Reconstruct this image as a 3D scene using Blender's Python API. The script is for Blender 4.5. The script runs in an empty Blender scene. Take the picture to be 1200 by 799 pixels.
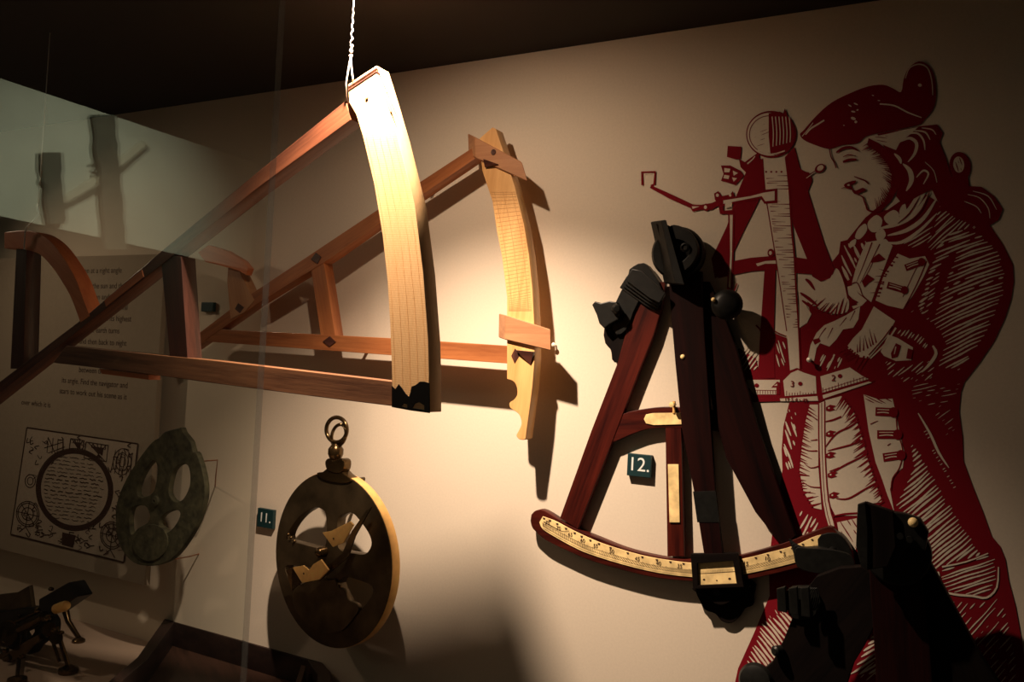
import bpy, bmesh, math, random
from mathutils import Vector, Matrix, geometry

# ---------------------------------------------------------------- camera
scene = bpy.context.scene
COL = scene.collection
F = 1000.0                      # focal length in pixels of the 1200x799 frame
DIST = 1.15                     # camera to case back wall, metres
PHI = math.atan(F / 1811.0)
PITCH = math.atan(27.5 / 1000)
ROLL = 0.05
f0 = Vector((-math.sin(PHI) * math.cos(PITCH), math.cos(PHI) * math.cos(PITCH), math.sin(PITCH)))
r0 = Vector((math.cos(PHI), math.sin(PHI), 0))
u0 = r0.cross(f0)
CR = r0 * math.cos(ROLL) + u0 * math.sin(ROLL)
CU = u0 * math.cos(ROLL) - r0 * math.sin(ROLL)
CAMP = Vector((0, -DIST, 0))
cam = bpy.data.cameras.new('camera')
cam.sensor_width = 36.0
cam.lens = F / 1200 * 36.0
cam.clip_start = 0.01
camo = bpy.data.objects.new('camera', cam)
COL.objects.link(camo)
camo.matrix_world = Matrix(((CR.x, CU.x, -f0.x, CAMP.x), (CR.y, CU.y, -f0.y, CAMP.y), (CR.z, CU.z, -f0.z, CAMP.z), (0, 0, 0, 1)))
scene.camera = camo

CEIL = 0.484
SHELF = -0.5783
GLASS_Y = -0.62


def ray(px, py):
    return f0 + CR * ((px - 600) / F) - CU * ((py - 399.5) / F)


def W(px, py, Y=0.0):
    d = ray(px, py)
    return CAMP + d * ((Y - CAMP.y) / d.y)


def onz(px, py, z):
    d = ray(px, py)
    return CAMP + d * ((z - CAMP.z) / d.z)


def onx(px, py, x):
    d = ray(px, py)
    return CAMP + d * ((x - CAMP.x) / d.x)


# ---------------------------------------------------------------- world, lamps, exposure
vs = scene.view_settings
scene.display_settings.display_device = 'sRGB'
vs.view_transform = 'Standard'
vs.look = 'None'
vs.exposure = 0.0
vs.gamma = 1.0
vs.use_curve_mapping = False
world = bpy.data.worlds.new('world')
scene.world = world
world.use_nodes = True
world.node_tree.nodes['Background'].inputs[0].default_value = (1.0, 0.8, 0.6, 1)
world.node_tree.nodes['Background'].inputs[1].default_value = 0.006


def spot(name, loc, target, power, half, blend=1.0, radius=0.012, color=(1.0, 0.76, 0.56)):
    l = bpy.data.lights.new(name, 'SPOT')
    l.energy = power
    l.color = color
    l.spot_size = math.radians(2 * half)
    l.spot_blend = blend
    l.shadow_soft_size = radius
    o = bpy.data.objects.new(name, l)
    COL.objects.link(o)
    o.location = loc
    d = (Vector(target) - Vector(loc)).normalized()
    o.rotation_euler = d.to_track_quat('-Z', 'Y').to_euler()
    return o


LAMP = W(604, 74, 0)
LAMP.y = -0.387
AIM = W(585, 2600, 0)
spot('case_spotlight_beam', LAMP, AIM, 64, 51, radius=0.009)
spot('case_spotlight_spill', LAMP, W(600, 700, 0), 5.6, 74, radius=0.009, color=(1.0, 0.73, 0.51))
LAMP2 = W(40, 178, 0)
LAMP2.y = -0.46
spot('second_case_spotlight', LAMP2, W(230, 900, 0), 4.2, 62, 1.0, 0.012, (1.0, 0.71, 0.48))
# gallery light falling on the room wall opposite the left end of the case
spot('gallery_downlight', (-1.4, -1.85, 1.1), (-2.6, -1.85, 0.28), 120, 31, 1.0, 0.05, (1.0, 0.96, 0.74))


# ---------------------------------------------------------------- materials
def mat(name, build):
    m = bpy.data.materials.new(name)
    m.use_nodes = True
    nt = m.node_tree
    b = nt.nodes['Principled BSDF']
    build(nt, b)
    return m


def N(nt, t, **kw):
    n = nt.nodes.new(t)
    for k, v in kw.items():
        setattr(n, k, v)
    return n


def flat(name, col, rough=0.5, metal=0.0, noise=0.0, nscale=40.0, coat=0.0, bump=0.0, spec=0.5):
    def bld(nt, b):
        b.inputs['Base Color'].default_value = (*col, 1)
        b.inputs['Roughness'].default_value = rough
        b.inputs['Metallic'].default_value = metal
        b.inputs['Coat Weight'].default_value = coat
        b.inputs['Coat Roughness'].default_value = 0.15
        b.inputs['Specular IOR Level'].default_value = spec
        if noise or bump:
            tc = N(nt, 'ShaderNodeTexCoord')
            no = N(nt, 'ShaderNodeTexNoise')
            no.inputs['Scale'].default_value = nscale
            no.inputs['Detail'].default_value = 6
            nt.links.new(tc.outputs['Object'], no.inputs['Vector'])
            if noise:
                mr = N(nt, 'ShaderNodeMapRange')
                mr.inputs['From Min'].default_value = 0.3
                mr.inputs['From Max'].default_value = 0.7
                mr.inputs['To Min'].default_value = 1 - noise
                mr.inputs['To Max'].default_value = 1 + noise
                nt.links.new(no.outputs['Fac'], mr.inputs['Value'])
                mx = N(nt, 'ShaderNodeMix', data_type='RGBA', blend_type='MULTIPLY')
                mx.inputs[0].default_value = 1
                mx.inputs[6].default_value = (*col, 1)
                nt.links.new(mr.outputs['Result'], mx.inputs[7])
                nt.links.new(mx.outputs[2], b.inputs['Base Color'])
            if bump:
                bp = N(nt, 'ShaderNodeBump')
                bp.inputs['Strength'].default_value = bump
                bp.inputs['Distance'].default_value = 0.002
                nt.links.new(no.outputs['Fac'], bp.inputs['Height'])
                nt.links.new(bp.outputs['Normal'], b.inputs['Normal'])
    return mat(name, bld)


def wood(name, light, dark, rough=0.4, coat=0.2, gscale=60.0, pattern=None, spec=0.4):
    """grain runs along the local x axis of each part"""
    def bld(nt, b):
        tc = N(nt, 'ShaderNodeTexCoord')
        mp = N(nt, 'ShaderNodeMapping')
        mp.inputs['Scale'].default_value = (0.06, 1.0, 1.0)
        nt.links.new(tc.outputs['Object'], mp.inputs['Vector'])
        n1 = N(nt, 'ShaderNodeTexNoise')
        n1.inputs['Scale'].default_value = gscale * 3
        n1.inputs['Detail'].default_value = 8
        n1.inputs['Roughness'].default_value = 0.7
        nt.links.new(mp.outputs['Vector'], n1.inputs['Vector'])
        n2 = N(nt, 'ShaderNodeTexNoise')
        n2.inputs['Scale'].default_value = gscale * 0.6
        n2.inputs['Detail'].default_value = 3
        nt.links.new(mp.outputs['Vector'], n2.inputs['Vector'])
        ad = N(nt, 'ShaderNodeMath', operation='ADD')
        nt.links.new(n1.outputs['Fac'], ad.inputs[0])
        nt.links.new(n2.outputs['Fac'], ad.inputs[1])
        cr = N(nt, 'ShaderNodeValToRGB')
        cr.color_ramp.elements[0].position = 0.38
        cr.color_ramp.elements[0].color = (*dark, 1)
        cr.color_ramp.elements[1].position = 0.62
        cr.color_ramp.elements[1].color = (*light, 1)
        hf = N(nt, 'ShaderNodeMath', operation='MULTIPLY')
        hf.inputs[1].default_value = 0.5
        nt.links.new(ad.outputs[0], hf.inputs[0])
        nt.links.new(hf.outputs[0], cr.inputs['Fac'])
        out = cr.outputs['Color']
        if pattern:
            br = N(nt, 'ShaderNodeTexBrick')
            br.inputs['Scale'].default_value = pattern
            br.inputs['Mortar Size'].default_value = 0.035
            br.inputs['Color1'].default_value = (1, 1, 1, 1)
            br.inputs['Color2'].default_value = (0.93, 0.92, 0.9, 1)
            br.inputs['Mortar'].default_value = (0.55, 0.42, 0.3, 1)
            br.inputs['Brick Width'].default_value = 0.5
            br.inputs['Row Height'].default_value = 0.3
            br.offset = 0.0
            nt.links.new(tc.outputs['Object'], br.inputs['Vector'])
            mx = N(nt, 'ShaderNodeMix', data_type='RGBA', blend_type='MULTIPLY')
            sx = N(nt, 'ShaderNodeSeparateXYZ')
            nt.links.new(tc.outputs['Normal'], sx.inputs[0])
            ab = N(nt, 'ShaderNodeMath', operation='ABSOLUTE')
            nt.links.new(sx.outputs['Z'], ab.inputs[0])
            pw = N(nt, 'ShaderNodeMath', operation='POWER')
            pw.inputs[1].default_value = 6
            nt.links.new(ab.outputs[0], pw.inputs[0])
            fa = N(nt, 'ShaderNodeMath', operation='MULTIPLY')
            fa.inputs[1].default_value = 0.6
            nt.links.new(pw.outputs[0], fa.inputs[0])
            nt.links.new(fa.outputs[0], mx.inputs[0])
            nt.links.new(out, mx.inputs[6])
            nt.links.new(br.outputs['Color'], mx.inputs[7])
            out = mx.outputs[2]
        nt.links.new(out, b.inputs['Base Color'])
        b.inputs['Roughness'].default_value = rough
        b.inputs['Coat Weight'].default_value = coat
        b.inputs['Coat Roughness'].default_value = 0.2
        b.inputs['Specular IOR Level'].default_value = spec
        bp = N(nt, 'ShaderNodeBump')
        bp.inputs['Strength'].default_value = 0.25
        bp.inputs['Distance'].default_value = 0.0006
        nt.links.new(n1.outputs['Fac'], bp.inputs['Height'])
        nt.links.new(bp.outputs['Normal'], b.inputs['Normal'])
    return mat(name, bld)


M = {}
M['wall'] = flat('painted_wall', (0.78, 0.68, 0.55), 0.85, noise=0.03, nscale=300, spec=0.1)
M['mural'] = flat('mural_red_ink', (0.22, 0.006, 0.014), 0.8, spec=0.1)
M['ceiling'] = flat('dark_ceiling', (0.035, 0.03, 0.026), 0.8, spec=0.2)
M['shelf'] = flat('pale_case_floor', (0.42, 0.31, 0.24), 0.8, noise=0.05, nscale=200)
M['darkfloor'] = flat('unseen_black_floor', (0.03, 0.025, 0.02), 0.8, spec=0.2)  # for the unseen floor, darkened to cut bounce light
M['softmark'] = flat('soft_scale_marks', (0.5, 0.27, 0.1), 0.6)
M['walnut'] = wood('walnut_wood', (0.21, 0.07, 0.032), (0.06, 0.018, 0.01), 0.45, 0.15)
M['walnut_grey'] = wood('worn_walnut_wood', (0.28, 0.125, 0.06), (0.09, 0.035, 0.018), 0.5, 0.1)
M['darkwood'] = wood('dark_brown_wood', (0.09, 0.03, 0.02), (0.03, 0.01, 0.008), 0.4, 0.2)
M['maple'] = wood('pale_maple_wood', (0.97, 0.64, 0.33), (0.93, 0.58, 0.28), 0.5, 0.0, 80, pattern=190.0, spec=0.2)
M['boxwood'] = wood('boxwood', (0.82, 0.48, 0.19), (0.6, 0.3, 0.1), 0.45, 0.1, 40)
M['pearwood'] = wood('pear_wood', (0.46, 0.165, 0.055), (0.24, 0.075, 0.025), 0.4, 0.15)
M['vanewood'] = wood('vane_wood', (0.5, 0.25, 0.12), (0.35, 0.15, 0.07), 0.45, 0.1)
M['orangewood'] = wood('orange_fruitwood', (0.75, 0.24, 0.09), (0.55, 0.14, 0.05), 0.45, 0.15)
M['mahogany'] = wood('dark_mahogany', (0.085, 0.011, 0.006), (0.022, 0.003, 0.0025), 0.4, 0.05, spec=0.2)
M['ebony'] = wood('ebony_wood', (0.009, 0.006, 0.005), (0.004, 0.003, 0.003), 0.55, 0.0, spec=0.06)
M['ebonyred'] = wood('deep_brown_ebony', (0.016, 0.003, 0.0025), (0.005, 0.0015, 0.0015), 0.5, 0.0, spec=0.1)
M['black'] = flat('blackened_brass', (0.009, 0.009, 0.008), 0.42, 0.2, spec=0.3, noise=0.3, nscale=120)
M['ivory'] = flat('aged_ivory', (0.95, 0.71, 0.33), 0.45, noise=0.3, nscale=60)
M['ink'] = flat('engraving_ink', (0.05, 0.02, 0.01), 0.7)
M['greyink'] = flat('grey_print_ink', (0.09, 0.075, 0.06), 0.8)
M['brass'] = flat('polished_brass', (1.0, 0.6, 0.2), 0.35, 0.3, noise=0.15, nscale=60)
M['oldbrass'] = flat('tarnished_brass', (0.10, 0.062, 0.026), 0.24, 0.85, noise=0.4, nscale=40, bump=0.1)
M['bronze'] = flat('dark_bronze', (0.085, 0.06, 0.032), 0.4, 0.7, noise=0.4, nscale=30, bump=0.2)
M['patina'] = flat('green_patina_bronze', (0.062, 0.058, 0.031), 0.75, 0.2, noise=0.55, nscale=70, bump=0.8)
M['wire'] = flat('steel_wire', (0.75, 0.72, 0.68), 0.35, 0.6)
M['copperwire'] = flat('coppery_bracket_wire', (0.35, 0.14, 0.07), 0.4, 0.7)
M['label'] = flat('teal_label_board', (0.004, 0.030, 0.034), 0.5)
M['white'] = flat('white_lettering', (0.85, 0.88, 0.85), 0.6)
M['panel'] = flat('printed_board', (0.42, 0.35, 0.27), 0.8, noise=0.04, nscale=120, spec=0.1)
M['paper'] = flat('pale_paper_print', (0.50, 0.42, 0.34), 0.8, noise=0.04, nscale=120)
M['blackboard'] = flat('black_edge_and_shadow', (0.004, 0.0035, 0.003), 0.9, spec=0.05)  # also colours the painted shadow on the front arc
M['pin'] = flat('bright_nail_head', (0.95, 0.9, 0.78), 0.3, 0.1)
M['tray'] = wood('dark_stained_tray', (0.035, 0.018, 0.014), (0.014, 0.008, 0.007), 0.5, 0.1)
M['trayrim'] = wood('worn_tray_rim', (0.07, 0.033, 0.022), (0.03, 0.015, 0.01), 0.5, 0.1)
M['traylabel'] = flat('faded_paper_label', (0.30, 0.27, 0.22), 0.8, noise=0.4, nscale=150)
M['roomwall'] = flat('pale_green_room_wall', (0.66, 0.70, 0.58), 0.9, noise=0.08, nscale=8)
M['postgrey'] = flat('dark_weathered_wood', (0.11, 0.12, 0.09), 0.8, noise=0.2, nscale=20)
M['palestaff'] = flat('pale_staff_wood', (0.62, 0.62, 0.48), 0.7)


def glass_mat():
    m = bpy.data.materials.new('case_glass')
    m.use_nodes = True
    nt = m.node_tree
    nt.nodes.remove(nt.nodes['Principled BSDF'])
    out = nt.nodes['Material Output']
    tr = N(nt, 'ShaderNodeBsdfTransparent')
    tr.inputs[0].default_value = (0.95, 0.97, 0.95, 1)
    gl = N(nt, 'ShaderNodeBsdfGlossy')
    gl.inputs['Roughness'].default_value = 0.0
    fr = N(nt, 'ShaderNodeFresnel')
    ge = N(nt, 'ShaderNodeNewGeometry')
    io = N(nt, 'ShaderNodeMapRange')      # same reflectance on both faces of the thin pane
    io.inputs['To Min'].default_value = 1.5
    io.inputs['To Max'].default_value = 1 / 1.5
    nt.links.new(ge.outputs['Backfacing'], io.inputs['Value'])
    nt.links.new(io.outputs['Result'], fr.inputs['IOR'])
    mx = N(nt, 'ShaderNodeMixShader')
    nt.links.new(fr.outputs[0], mx.inputs[0])
    nt.links.new(tr.outputs[0], mx.inputs[1])
    nt.links.new(gl.outputs[0], mx.inputs[2])
    nt.links.new(mx.outputs[0], out.inputs['Surface'])
    return m


def edge_mat():
    m = bpy.data.materials.new('ground_glass_edge')
    m.use_nodes = True
    nt = m.node_tree
    b = nt.nodes['Principled BSDF']
    b.inputs['Base Color'].default_value = (0.8, 0.84, 0.85, 1)
    b.inputs['Roughness'].default_value = 0.4
    tr = N(nt, 'ShaderNodeBsdfTransparent')
    mx = N(nt, 'ShaderNodeMixShader')
    mx.inputs[0].default_value = 0.22
    nt.links.new(tr.outputs[0], mx.inputs[1])
    nt.links.new(b.outputs[0], mx.inputs[2])
    nt.links.new(mx.outputs[0], nt.nodes['Material Output'].inputs['Surface'])
    return m


M['glass'] = glass_mat()
M['glassedge'] = edge_mat()


# ---------------------------------------------------------------- helpers
class Plane:
    """a plane things are laid out on: ex to the right, ey up, n towards the viewer"""
    def __init__(self, Y=0.0, origin=None, yaw=0.0, tilt=0.0):
        self.o = origin.copy() if origin is not None else Vector((0, Y, 0))
        a = math.radians(yaw)
        self.ex = Vector((math.cos(a), -math.sin(a), 0))
        self.ey = Vector((0, 0, 1))
        if tilt:
            q = Matrix.Rotation(math.radians(tilt), 3, self.ex)
            self.ey = q @ self.ey
        self.n = self.ex.cross(self.ey)

    def at(self, px, py):
        d = ray(px, py)
        t = (self.o - CAMP).dot(self.n) / d.dot(self.n)
        return CAMP + d * t

    def shifted(self, d):
        p = Plane()
        p.o = self.o + self.n * d
        p.ex, p.ey, p.n = self.ex, self.ey, self.n
        return p


def PL(Y):
    return Plane(Y)


def catmull(pts, k=4, closed=True):
    out = []
    n = len(pts)
    rng = range(n) if closed else range(n - 1)
    for i in rng:
        if closed:
            p0, p1, p2, p3 = pts[(i - 1) % n], pts[i], pts[(i + 1) % n], pts[(i + 2) % n]
        else:
            p0, p1, p2, p3 = pts[max(i - 1, 0)], pts[i], pts[i + 1], pts[min(i + 2, n - 1)]
        for j in range(k):
            t = j / k
            q = []
            for a, b, c, d in zip(p0, p1, p2, p3):
                q.append(0.5 * ((2 * b) + (-a + c) * t + (2 * a - 5 * b + 4 * c - d) * t * t + (-a + 3 * b - 3 * c + d) * t ** 3))
            out.append(tuple(q))
    if not closed:
        out.append(tuple(pts[-1]))
    return out


def ell(cx, cy, rx, ry, n=32, rot=0.0, a0=0, a1=360):
    out = []
    c, s = math.cos(math.radians(rot)), math.sin(math.radians(rot))
    full = abs(a1 - a0) >= 360
    for i in range(n if full else n + 1):
        t = math.radians(a0 + (a1 - a0) * i / n)
        x, y = rx * math.cos(t), ry * math.sin(t)
        out.append((cx + x * c - y * s, cy + x * s + y * c))
    return out


def link(o, parent=None):
    COL.objects.link(o)
    if parent is not None:
        w = o.matrix_world.copy()
        o.parent = parent
        root = parent
        pm = Matrix.Identity(4)
        chain = []
        while root is not None:
            chain.append(root)
            root = root.parent
        for r in reversed(chain):
            pm = pm @ r.matrix_basis
        o.matrix_basis = pm.inverted() @ o['_w'] if False else pm.inverted() @ w
    return o


def tag(o, label=None, cat=None, group=None, kind=None):
    if label:
        o['label'] = label
    if cat:
        o['category'] = cat
    if group:
        o['group'] = group
    if kind:
        o['kind'] = kind
    return o


def thing(name, label, cat, loc, group=None):
    o = bpy.data.objects.new(name, None)
    o.empty_display_size = 0.03
    COL.objects.link(o)
    o.location = loc
    return tag(o, label, cat, group)


def mesh_obj(name, me, material, parent=None, mw=None, label=None):
    o = bpy.data.objects.new(name, me)
    if not isinstance(material, (list, tuple)):
        material = [material]
    if len(me.materials):
        me.materials.clear()
    for m in material:
        me.materials.append(M[m])
    if mw is not None:
        o.matrix_world = mw
    link(o, parent)
    if label:
        o['label'] = label
    return o


def smooth(me, ang=35):
    for p in me.polygons:
        p.use_smooth = True
    try:
        me.set_sharp_from_angle(angle=math.radians(ang))
    except Exception:
        pass


def prism3(name, pl, outer3, thick, material, parent=None, holes3=(), bevel=0.0008, axis=None, label=None):
    """plate whose front face is the given outline on plane pl, body behind it"""
    c = Vector((0, 0, 0))
    for p in outer3:
        c += p
    c /= len(outer3)
    if axis is None:
        sxx = sxy = syy = 0
        for i, p in enumerate(outer3):
            q = outer3[(i + 1) % len(outer3)]
            L = (q - p).length
            mid = (p + q) / 2 - c
            x, y = mid.dot(pl.ex), mid.dot(pl.ey)
            sxx += L * x * x
            sxy += L * x * y
            syy += L * y * y
        a = 0.5 * math.atan2(2 * sxy, sxx - syy)
    else:
        a = math.radians(axis)
    u = pl.ex * math.cos(a) + pl.ey * math.sin(a)
    v = pl.n.cross(u)
    cu = bpy.data.curves.new('tmp', 'CURVE')
    cu.dimensions = '2D'
    cu.fill_mode = 'BOTH'
    bevel = min(bevel, thick * 0.3)
    cu.extrude = thick / 2 - bevel
    cu.bevel_depth = bevel
    cu.bevel_resolution = 1
    cu.offset = -bevel
    for loop in [outer3] + list(holes3):
        s = cu.splines.new('POLY')
        s.points.add(len(loop) - 1)
        for i, p in enumerate(loop):
            d = p - c
            s.points[i].co = (d.dot(u), d.dot(v), 0, 1)
        s.use_cyclic_u = True
    t = bpy.data.objects.new('tmp', cu)
    COL.objects.link(t)
    dg = bpy.context.evaluated_depsgraph_get()
    me = bpy.data.meshes.new_from_object(t.evaluated_get(dg))
    bpy.data.objects.remove(t)
    bpy.data.curves.remove(cu)
    me.name = name
    smooth(me)
    o3 = c - pl.n * (thick / 2)
    mw = Matrix(((u.x, v.x, pl.n.x, o3.x), (u.y, v.y, pl.n.y, o3.y), (u.z, v.z, pl.n.z, o3.z), (0, 0, 0, 1)))
    return mesh_obj(name, me, material, parent, mw, label)


def prism(name, pl, outer, thick, material, parent=None, holes=(), bevel=0.0008, sm=0, axis=None, label=None):
    if sm:
        outer = catmull(outer, sm)
        holes = [catmull(h, sm) for h in holes]
    return prism3(name, pl, [pl.at(*p) for p in outer], thick, material, parent,
                  [[pl.at(*p) for p in h] for h in holes], bevel, axis, label)


def block(name, quad, vec, material, parent=None, bevel=0.0008, label=None):
    """solid swept from a world-space outline along vec"""
    me = bpy.data.meshes.new(name)
    bm = bmesh.new()
    c = sum(quad, Vector()) / len(quad)
    a = [bm.verts.new(p - c) for p in quad]
    b = [bm.verts.new(p + vec - c) for p in quad]
    bm.faces.new(a)
    bm.faces.new(list(reversed(b)))
    n = len(quad)
    for i in range(n):
        bm.faces.new((a[i], b[i], b[(i + 1) % n], a[(i + 1) % n]))
    bmesh.ops.recalc_face_normals(bm, faces=bm.faces)
    if bevel:
        bmesh.ops.bevel(bm, geom=list(bm.edges), offset=bevel, segments=1, affect='EDGES')
    bm.to_mesh(me)
    bm.free()
    return mesh_obj(name, me, material, parent, Matrix.Translation(c), label)


def tube(name, pts, rad, material, parent=None, closed=False, radii=None, label=None, res=4, spline='POLY'):
    cu = bpy.data.curves.new('tmp', 'CURVE')
    cu.dimensions = '3D'
    cu.bevel_depth = rad
    cu.bevel_resolution = res
    cu.use_fill_caps = True
    c = sum(pts, Vector()) / len(pts)
    s = cu.splines.new('POLY')
    s.points.add(len(pts) - 1)
    for i, p in enumerate(pts):
        d = p - c
        s.points[i].co = (d.x, d.y, d.z, 1)
        if radii:
            s.points[i].radius = radii[i]
    s.use_cyclic_u = closed
    t = bpy.data.objects.new('tmp', cu)
    COL.objects.link(t)
    dg = bpy.context.evaluated_depsgraph_get()
    me = bpy.data.meshes.new_from_object(t.evaluated_get(dg))
    bpy.data.objects.remove(t)
    bpy.data.curves.remove(cu)
    me.name = name
    smooth(me, 50)
    return mesh_obj(name, me, material, parent, Matrix.Translation(c), label)


def lathe(name, base, axis, prof, material, parent=None, seg=28, label=None):
    """prof: list of (distance along axis, radius)"""
    axis = axis.normalized()
    a = axis.orthogonal().normalized()
    b = axis.cross(a)
    me = bpy.data.meshes.new(name)
    bm = bmesh.new()
    rings = []
    for h, r in prof:
        if r <= 1e-6:
            rings.append([bm.verts.new(axis * h)])
        else:
            rings.append([bm.verts.new(axis * h + (a * math.cos(2 * math.pi * i / seg) + b * math.sin(2 * math.pi * i / seg)) * r) for i in range(seg)])
    for p, q in zip(rings, rings[1:]):
        for i in range(seg):
            j = (i + 1) % seg
            if len(p) == 1 and len(q) == 1:
                continue
            if len(p) == 1:
                bm.faces.new((p[0], q[j], q[i]))
            elif len(q) == 1:
                bm.faces.new((p[i], p[j], q[0]))
            else:
                bm.faces.new((p[i], p[j], q[j], q[i]))
    if len(rings[0]) > 1:
        bm.faces.new(list(reversed(rings[0])))
    if len(rings[-1]) > 1:
        bm.faces.new(rings[-1])
    bmesh.ops.recalc_face_normals(bm, faces=bm.faces)
    bm.to_mesh(me)
    bm.free()
    smooth(me, 40)
    return mesh_obj(name, me, material, parent, Matrix.Translation(base), label)


def ball_prof(r, n=10, squash=1.0):
    return [(-r * squash * math.cos(math.pi * i / n), r * math.sin(math.pi * i / n)) for i in range(n + 1)]


def text(name, body, pl, px, py, size, material, parent=None, align='LEFT', depth=0.0003, label=None, xs=1.0):
    cu = bpy.data.curves.new('tmp', 'FONT')
    cu.body = body
    cu.size = size
    cu.align_x = align
    cu.align_y = 'CENTER'
    cu.extrude = depth / 2
    t = bpy.data.objects.new('tmp', cu)
    COL.objects.link(t)
    dg = bpy.context.evaluated_depsgraph_get()
    me = bpy.data.meshes.new_from_object(t.evaluated_get(dg))
    bpy.data.objects.remove(t)
    bpy.data.curves.remove(cu)
    me.name = name
    if xs != 1.0:
        for v in me.vertices:
            v.co.x *= xs
    o3 = pl.at(px, py) + pl.n * (depth / 2 + 0.0001)
    mw = Matrix(((pl.ex.x, pl.ey.x, pl.n.x, o3.x), (pl.ex.y, pl.ey.y, pl.n.y, o3.y), (pl.ex.z, pl.ey.z, pl.n.z, o3.z), (0, 0, 0, 1)))
    return mesh_obj(name, me, material, parent, mw, label)


def inside(p, poly):
    x, y = p
    r = False
    n = len(poly)
    j = n - 1
    for i in range(n):
        xi, yi = poly[i]
        xj, yj = poly[j]
        if (yi > y) != (yj > y) and x < (xj - xi) * (y - yi) / (yj - yi) + xi:
            r = not r
        j = i
    return r


class Print:
    """flat ink drawing made of filled outlines and tapered strokes on a plane"""
    def __init__(self, pl, step=0.00025):
        self.pl = pl
        self.step = step
        self.bm = bmesh.new()
        self.count = {}

    def nxt(self, layer):
        self.count[layer] = self.count.get(layer, 0) + 1
        self.z = self.step * layer + min(self.count[layer], 450) * 5e-7

    def v(self, p, layer):
        return self.bm.verts.new(self.pl.at(*p) + self.pl.n * self.z)

    def fill(self, pts, mi=0, layer=1, sm=0):
        if sm:
            pts = catmull(pts, sm)
        self.nxt(layer)
        vs = [self.v(p, layer) for p in pts]
        tris = geometry.tessellate_polygon([[Vector((p[0], p[1], 0)) for p in pts]])
        for t in tris:
            try:
                f = self.bm.faces.new([vs[i] for i in t])
                f.material_index = mi
            except ValueError:
                pass

    def stroke(self, pts, w0=1.5, w1=None, mi=0, layer=3, sm=3, mid=None, wob=0.0):
        if sm and len(pts) > 2:
            pts = catmull(pts, sm, closed=False)
        if w1 is None:
            w1 = w0
        n = len(pts)
        self.nxt(layer)
        prev = None
        for i, p in enumerate(pts):
            a = pts[max(i - 1, 0)]
            b = pts[min(i + 1, n - 1)]
            dx, dy = b[0] - a[0], b[1] - a[1]
            L = math.hypot(dx, dy) or 1
            t = i / (n - 1)
            w = w0 + (w1 - w0) * t
            if mid is not None:
                w = (w0 * (1 - t) + w1 * t) * (1 - 4 * t * (1 - t)) + mid * 4 * t * (1 - t)
            w *= 1 + wob * random.uniform(-1, 1)
            nx, ny = -dy / L * w / 2, dx / L * w / 2
            c = (self.v((p[0] + nx, p[1] + ny), layer), self.v((p[0] - nx, p[1] - ny), layer))
            if prev:
                try:
                    f = self.bm.faces.new((prev[0], prev[1], c[1], c[0]))
                    f.material_index = mi
                except ValueError:
                    pass
            prev = c

    def hatch(self, poly, ang, gap, width, mi=1, layer=4, curve=0.0, jit=0.25, minlen=5, brk=0.0, holes=()):
        xs = [p[0] for p in poly]
        ys = [p[1] for p in poly]
        cx, cy = (min(xs) + max(xs)) / 2, (min(ys) + max(ys)) / 2
        R = math.hypot(max(xs) - min(xs), max(ys) - min(ys)) / 2 + 5
        a = math.radians(ang)
        dx, dy = math.cos(a), math.sin(a)
        k = -R
        while k < R:
            seg = []
            kk = k + random.uniform(-jit, jit) * gap
            s = -R
            ph = random.uniform(0, 6)
            while s < R:
                off = curve * (s / R) ** 2 * R + 0.4 * math.sin(s / 7 + ph)
                x = cx + dx * s - dy * (kk + off)
                y = cy + dy * s + dx * (kk + off)
                ok = inside((x, y), poly) and not any(inside((x, y), h) for h in holes)
                if ok and brk and random.random() < brk:
                    ok = False
                if ok:
                    seg.append((x, y))
                else:
                    if len(seg) * 3 > minlen and len(seg) > 1:
                        self.stroke(seg, width * 0.35, width * 0.35, mi, layer, 0, mid=width, wob=0.15)
                    seg = []
                s += 3
            if len(seg) > 1:
                self.stroke(seg, width * 0.35, width * 0.35, mi, layer, 0, mid=width, wob=0.15)
            k += gap

    def fringe(self, pts, length, gap, width, side=1, mi=0, layer=4, jit=0.5, lean=0.4):
        for i in range(len(pts) - 1):
            (x0, y0), (x1, y1) = pts[i], pts[i + 1]
            L = math.hypot(x1 - x0, y1 - y0)
            n = max(1, int(L / gap))
            for j in range(n):
                t = (j + random.random()) / n
                x, y = x0 + (x1 - x0) * t, y0 + (y1 - y0) * t
                nx, ny = -(y1 - y0) / L * side, (x1 - x0) / L * side
                tx, ty = (x1 - x0) / L, (y1 - y0) / L
                l = length * random.uniform(1 - jit, 1 + jit)
                self.stroke([(x - nx * 2, y - ny * 2), (x + nx * l + tx * l * lean, y + ny * l + ty * l * lean)], width * 1.6, 0.25, mi, layer, 0)

    def build(self, name, materials, parent=None, label=None):
        me = bpy.data.meshes.new(name)
        bmesh.ops.recalc_face_normals(self.bm, faces=self.bm.faces)
        for f in self.bm.faces:
            if f.normal.dot(self.pl.n) < 0:
                f.normal_flip()
        self.bm.to_mesh(me)
        self.bm.free()
        o = mesh_obj(name, me, materials, parent, Matrix.Identity(4), label)
        return o


def box(name, lo, hi, material, kind='structure', parent=None):
    lo, hi = Vector(lo), Vector(hi)
    q = [Vector((lo.x, lo.y, lo.z)), Vector((hi.x, lo.y, lo.z)), Vector((hi.x, hi.y, lo.z)), Vector((lo.x, hi.y, lo.z))]
    o = block(name, q, Vector((0, 0, hi.z - lo.z)), material, parent, bevel=0)
    if kind:
        o['kind'] = kind
    return o


random.seed(7)
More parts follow.
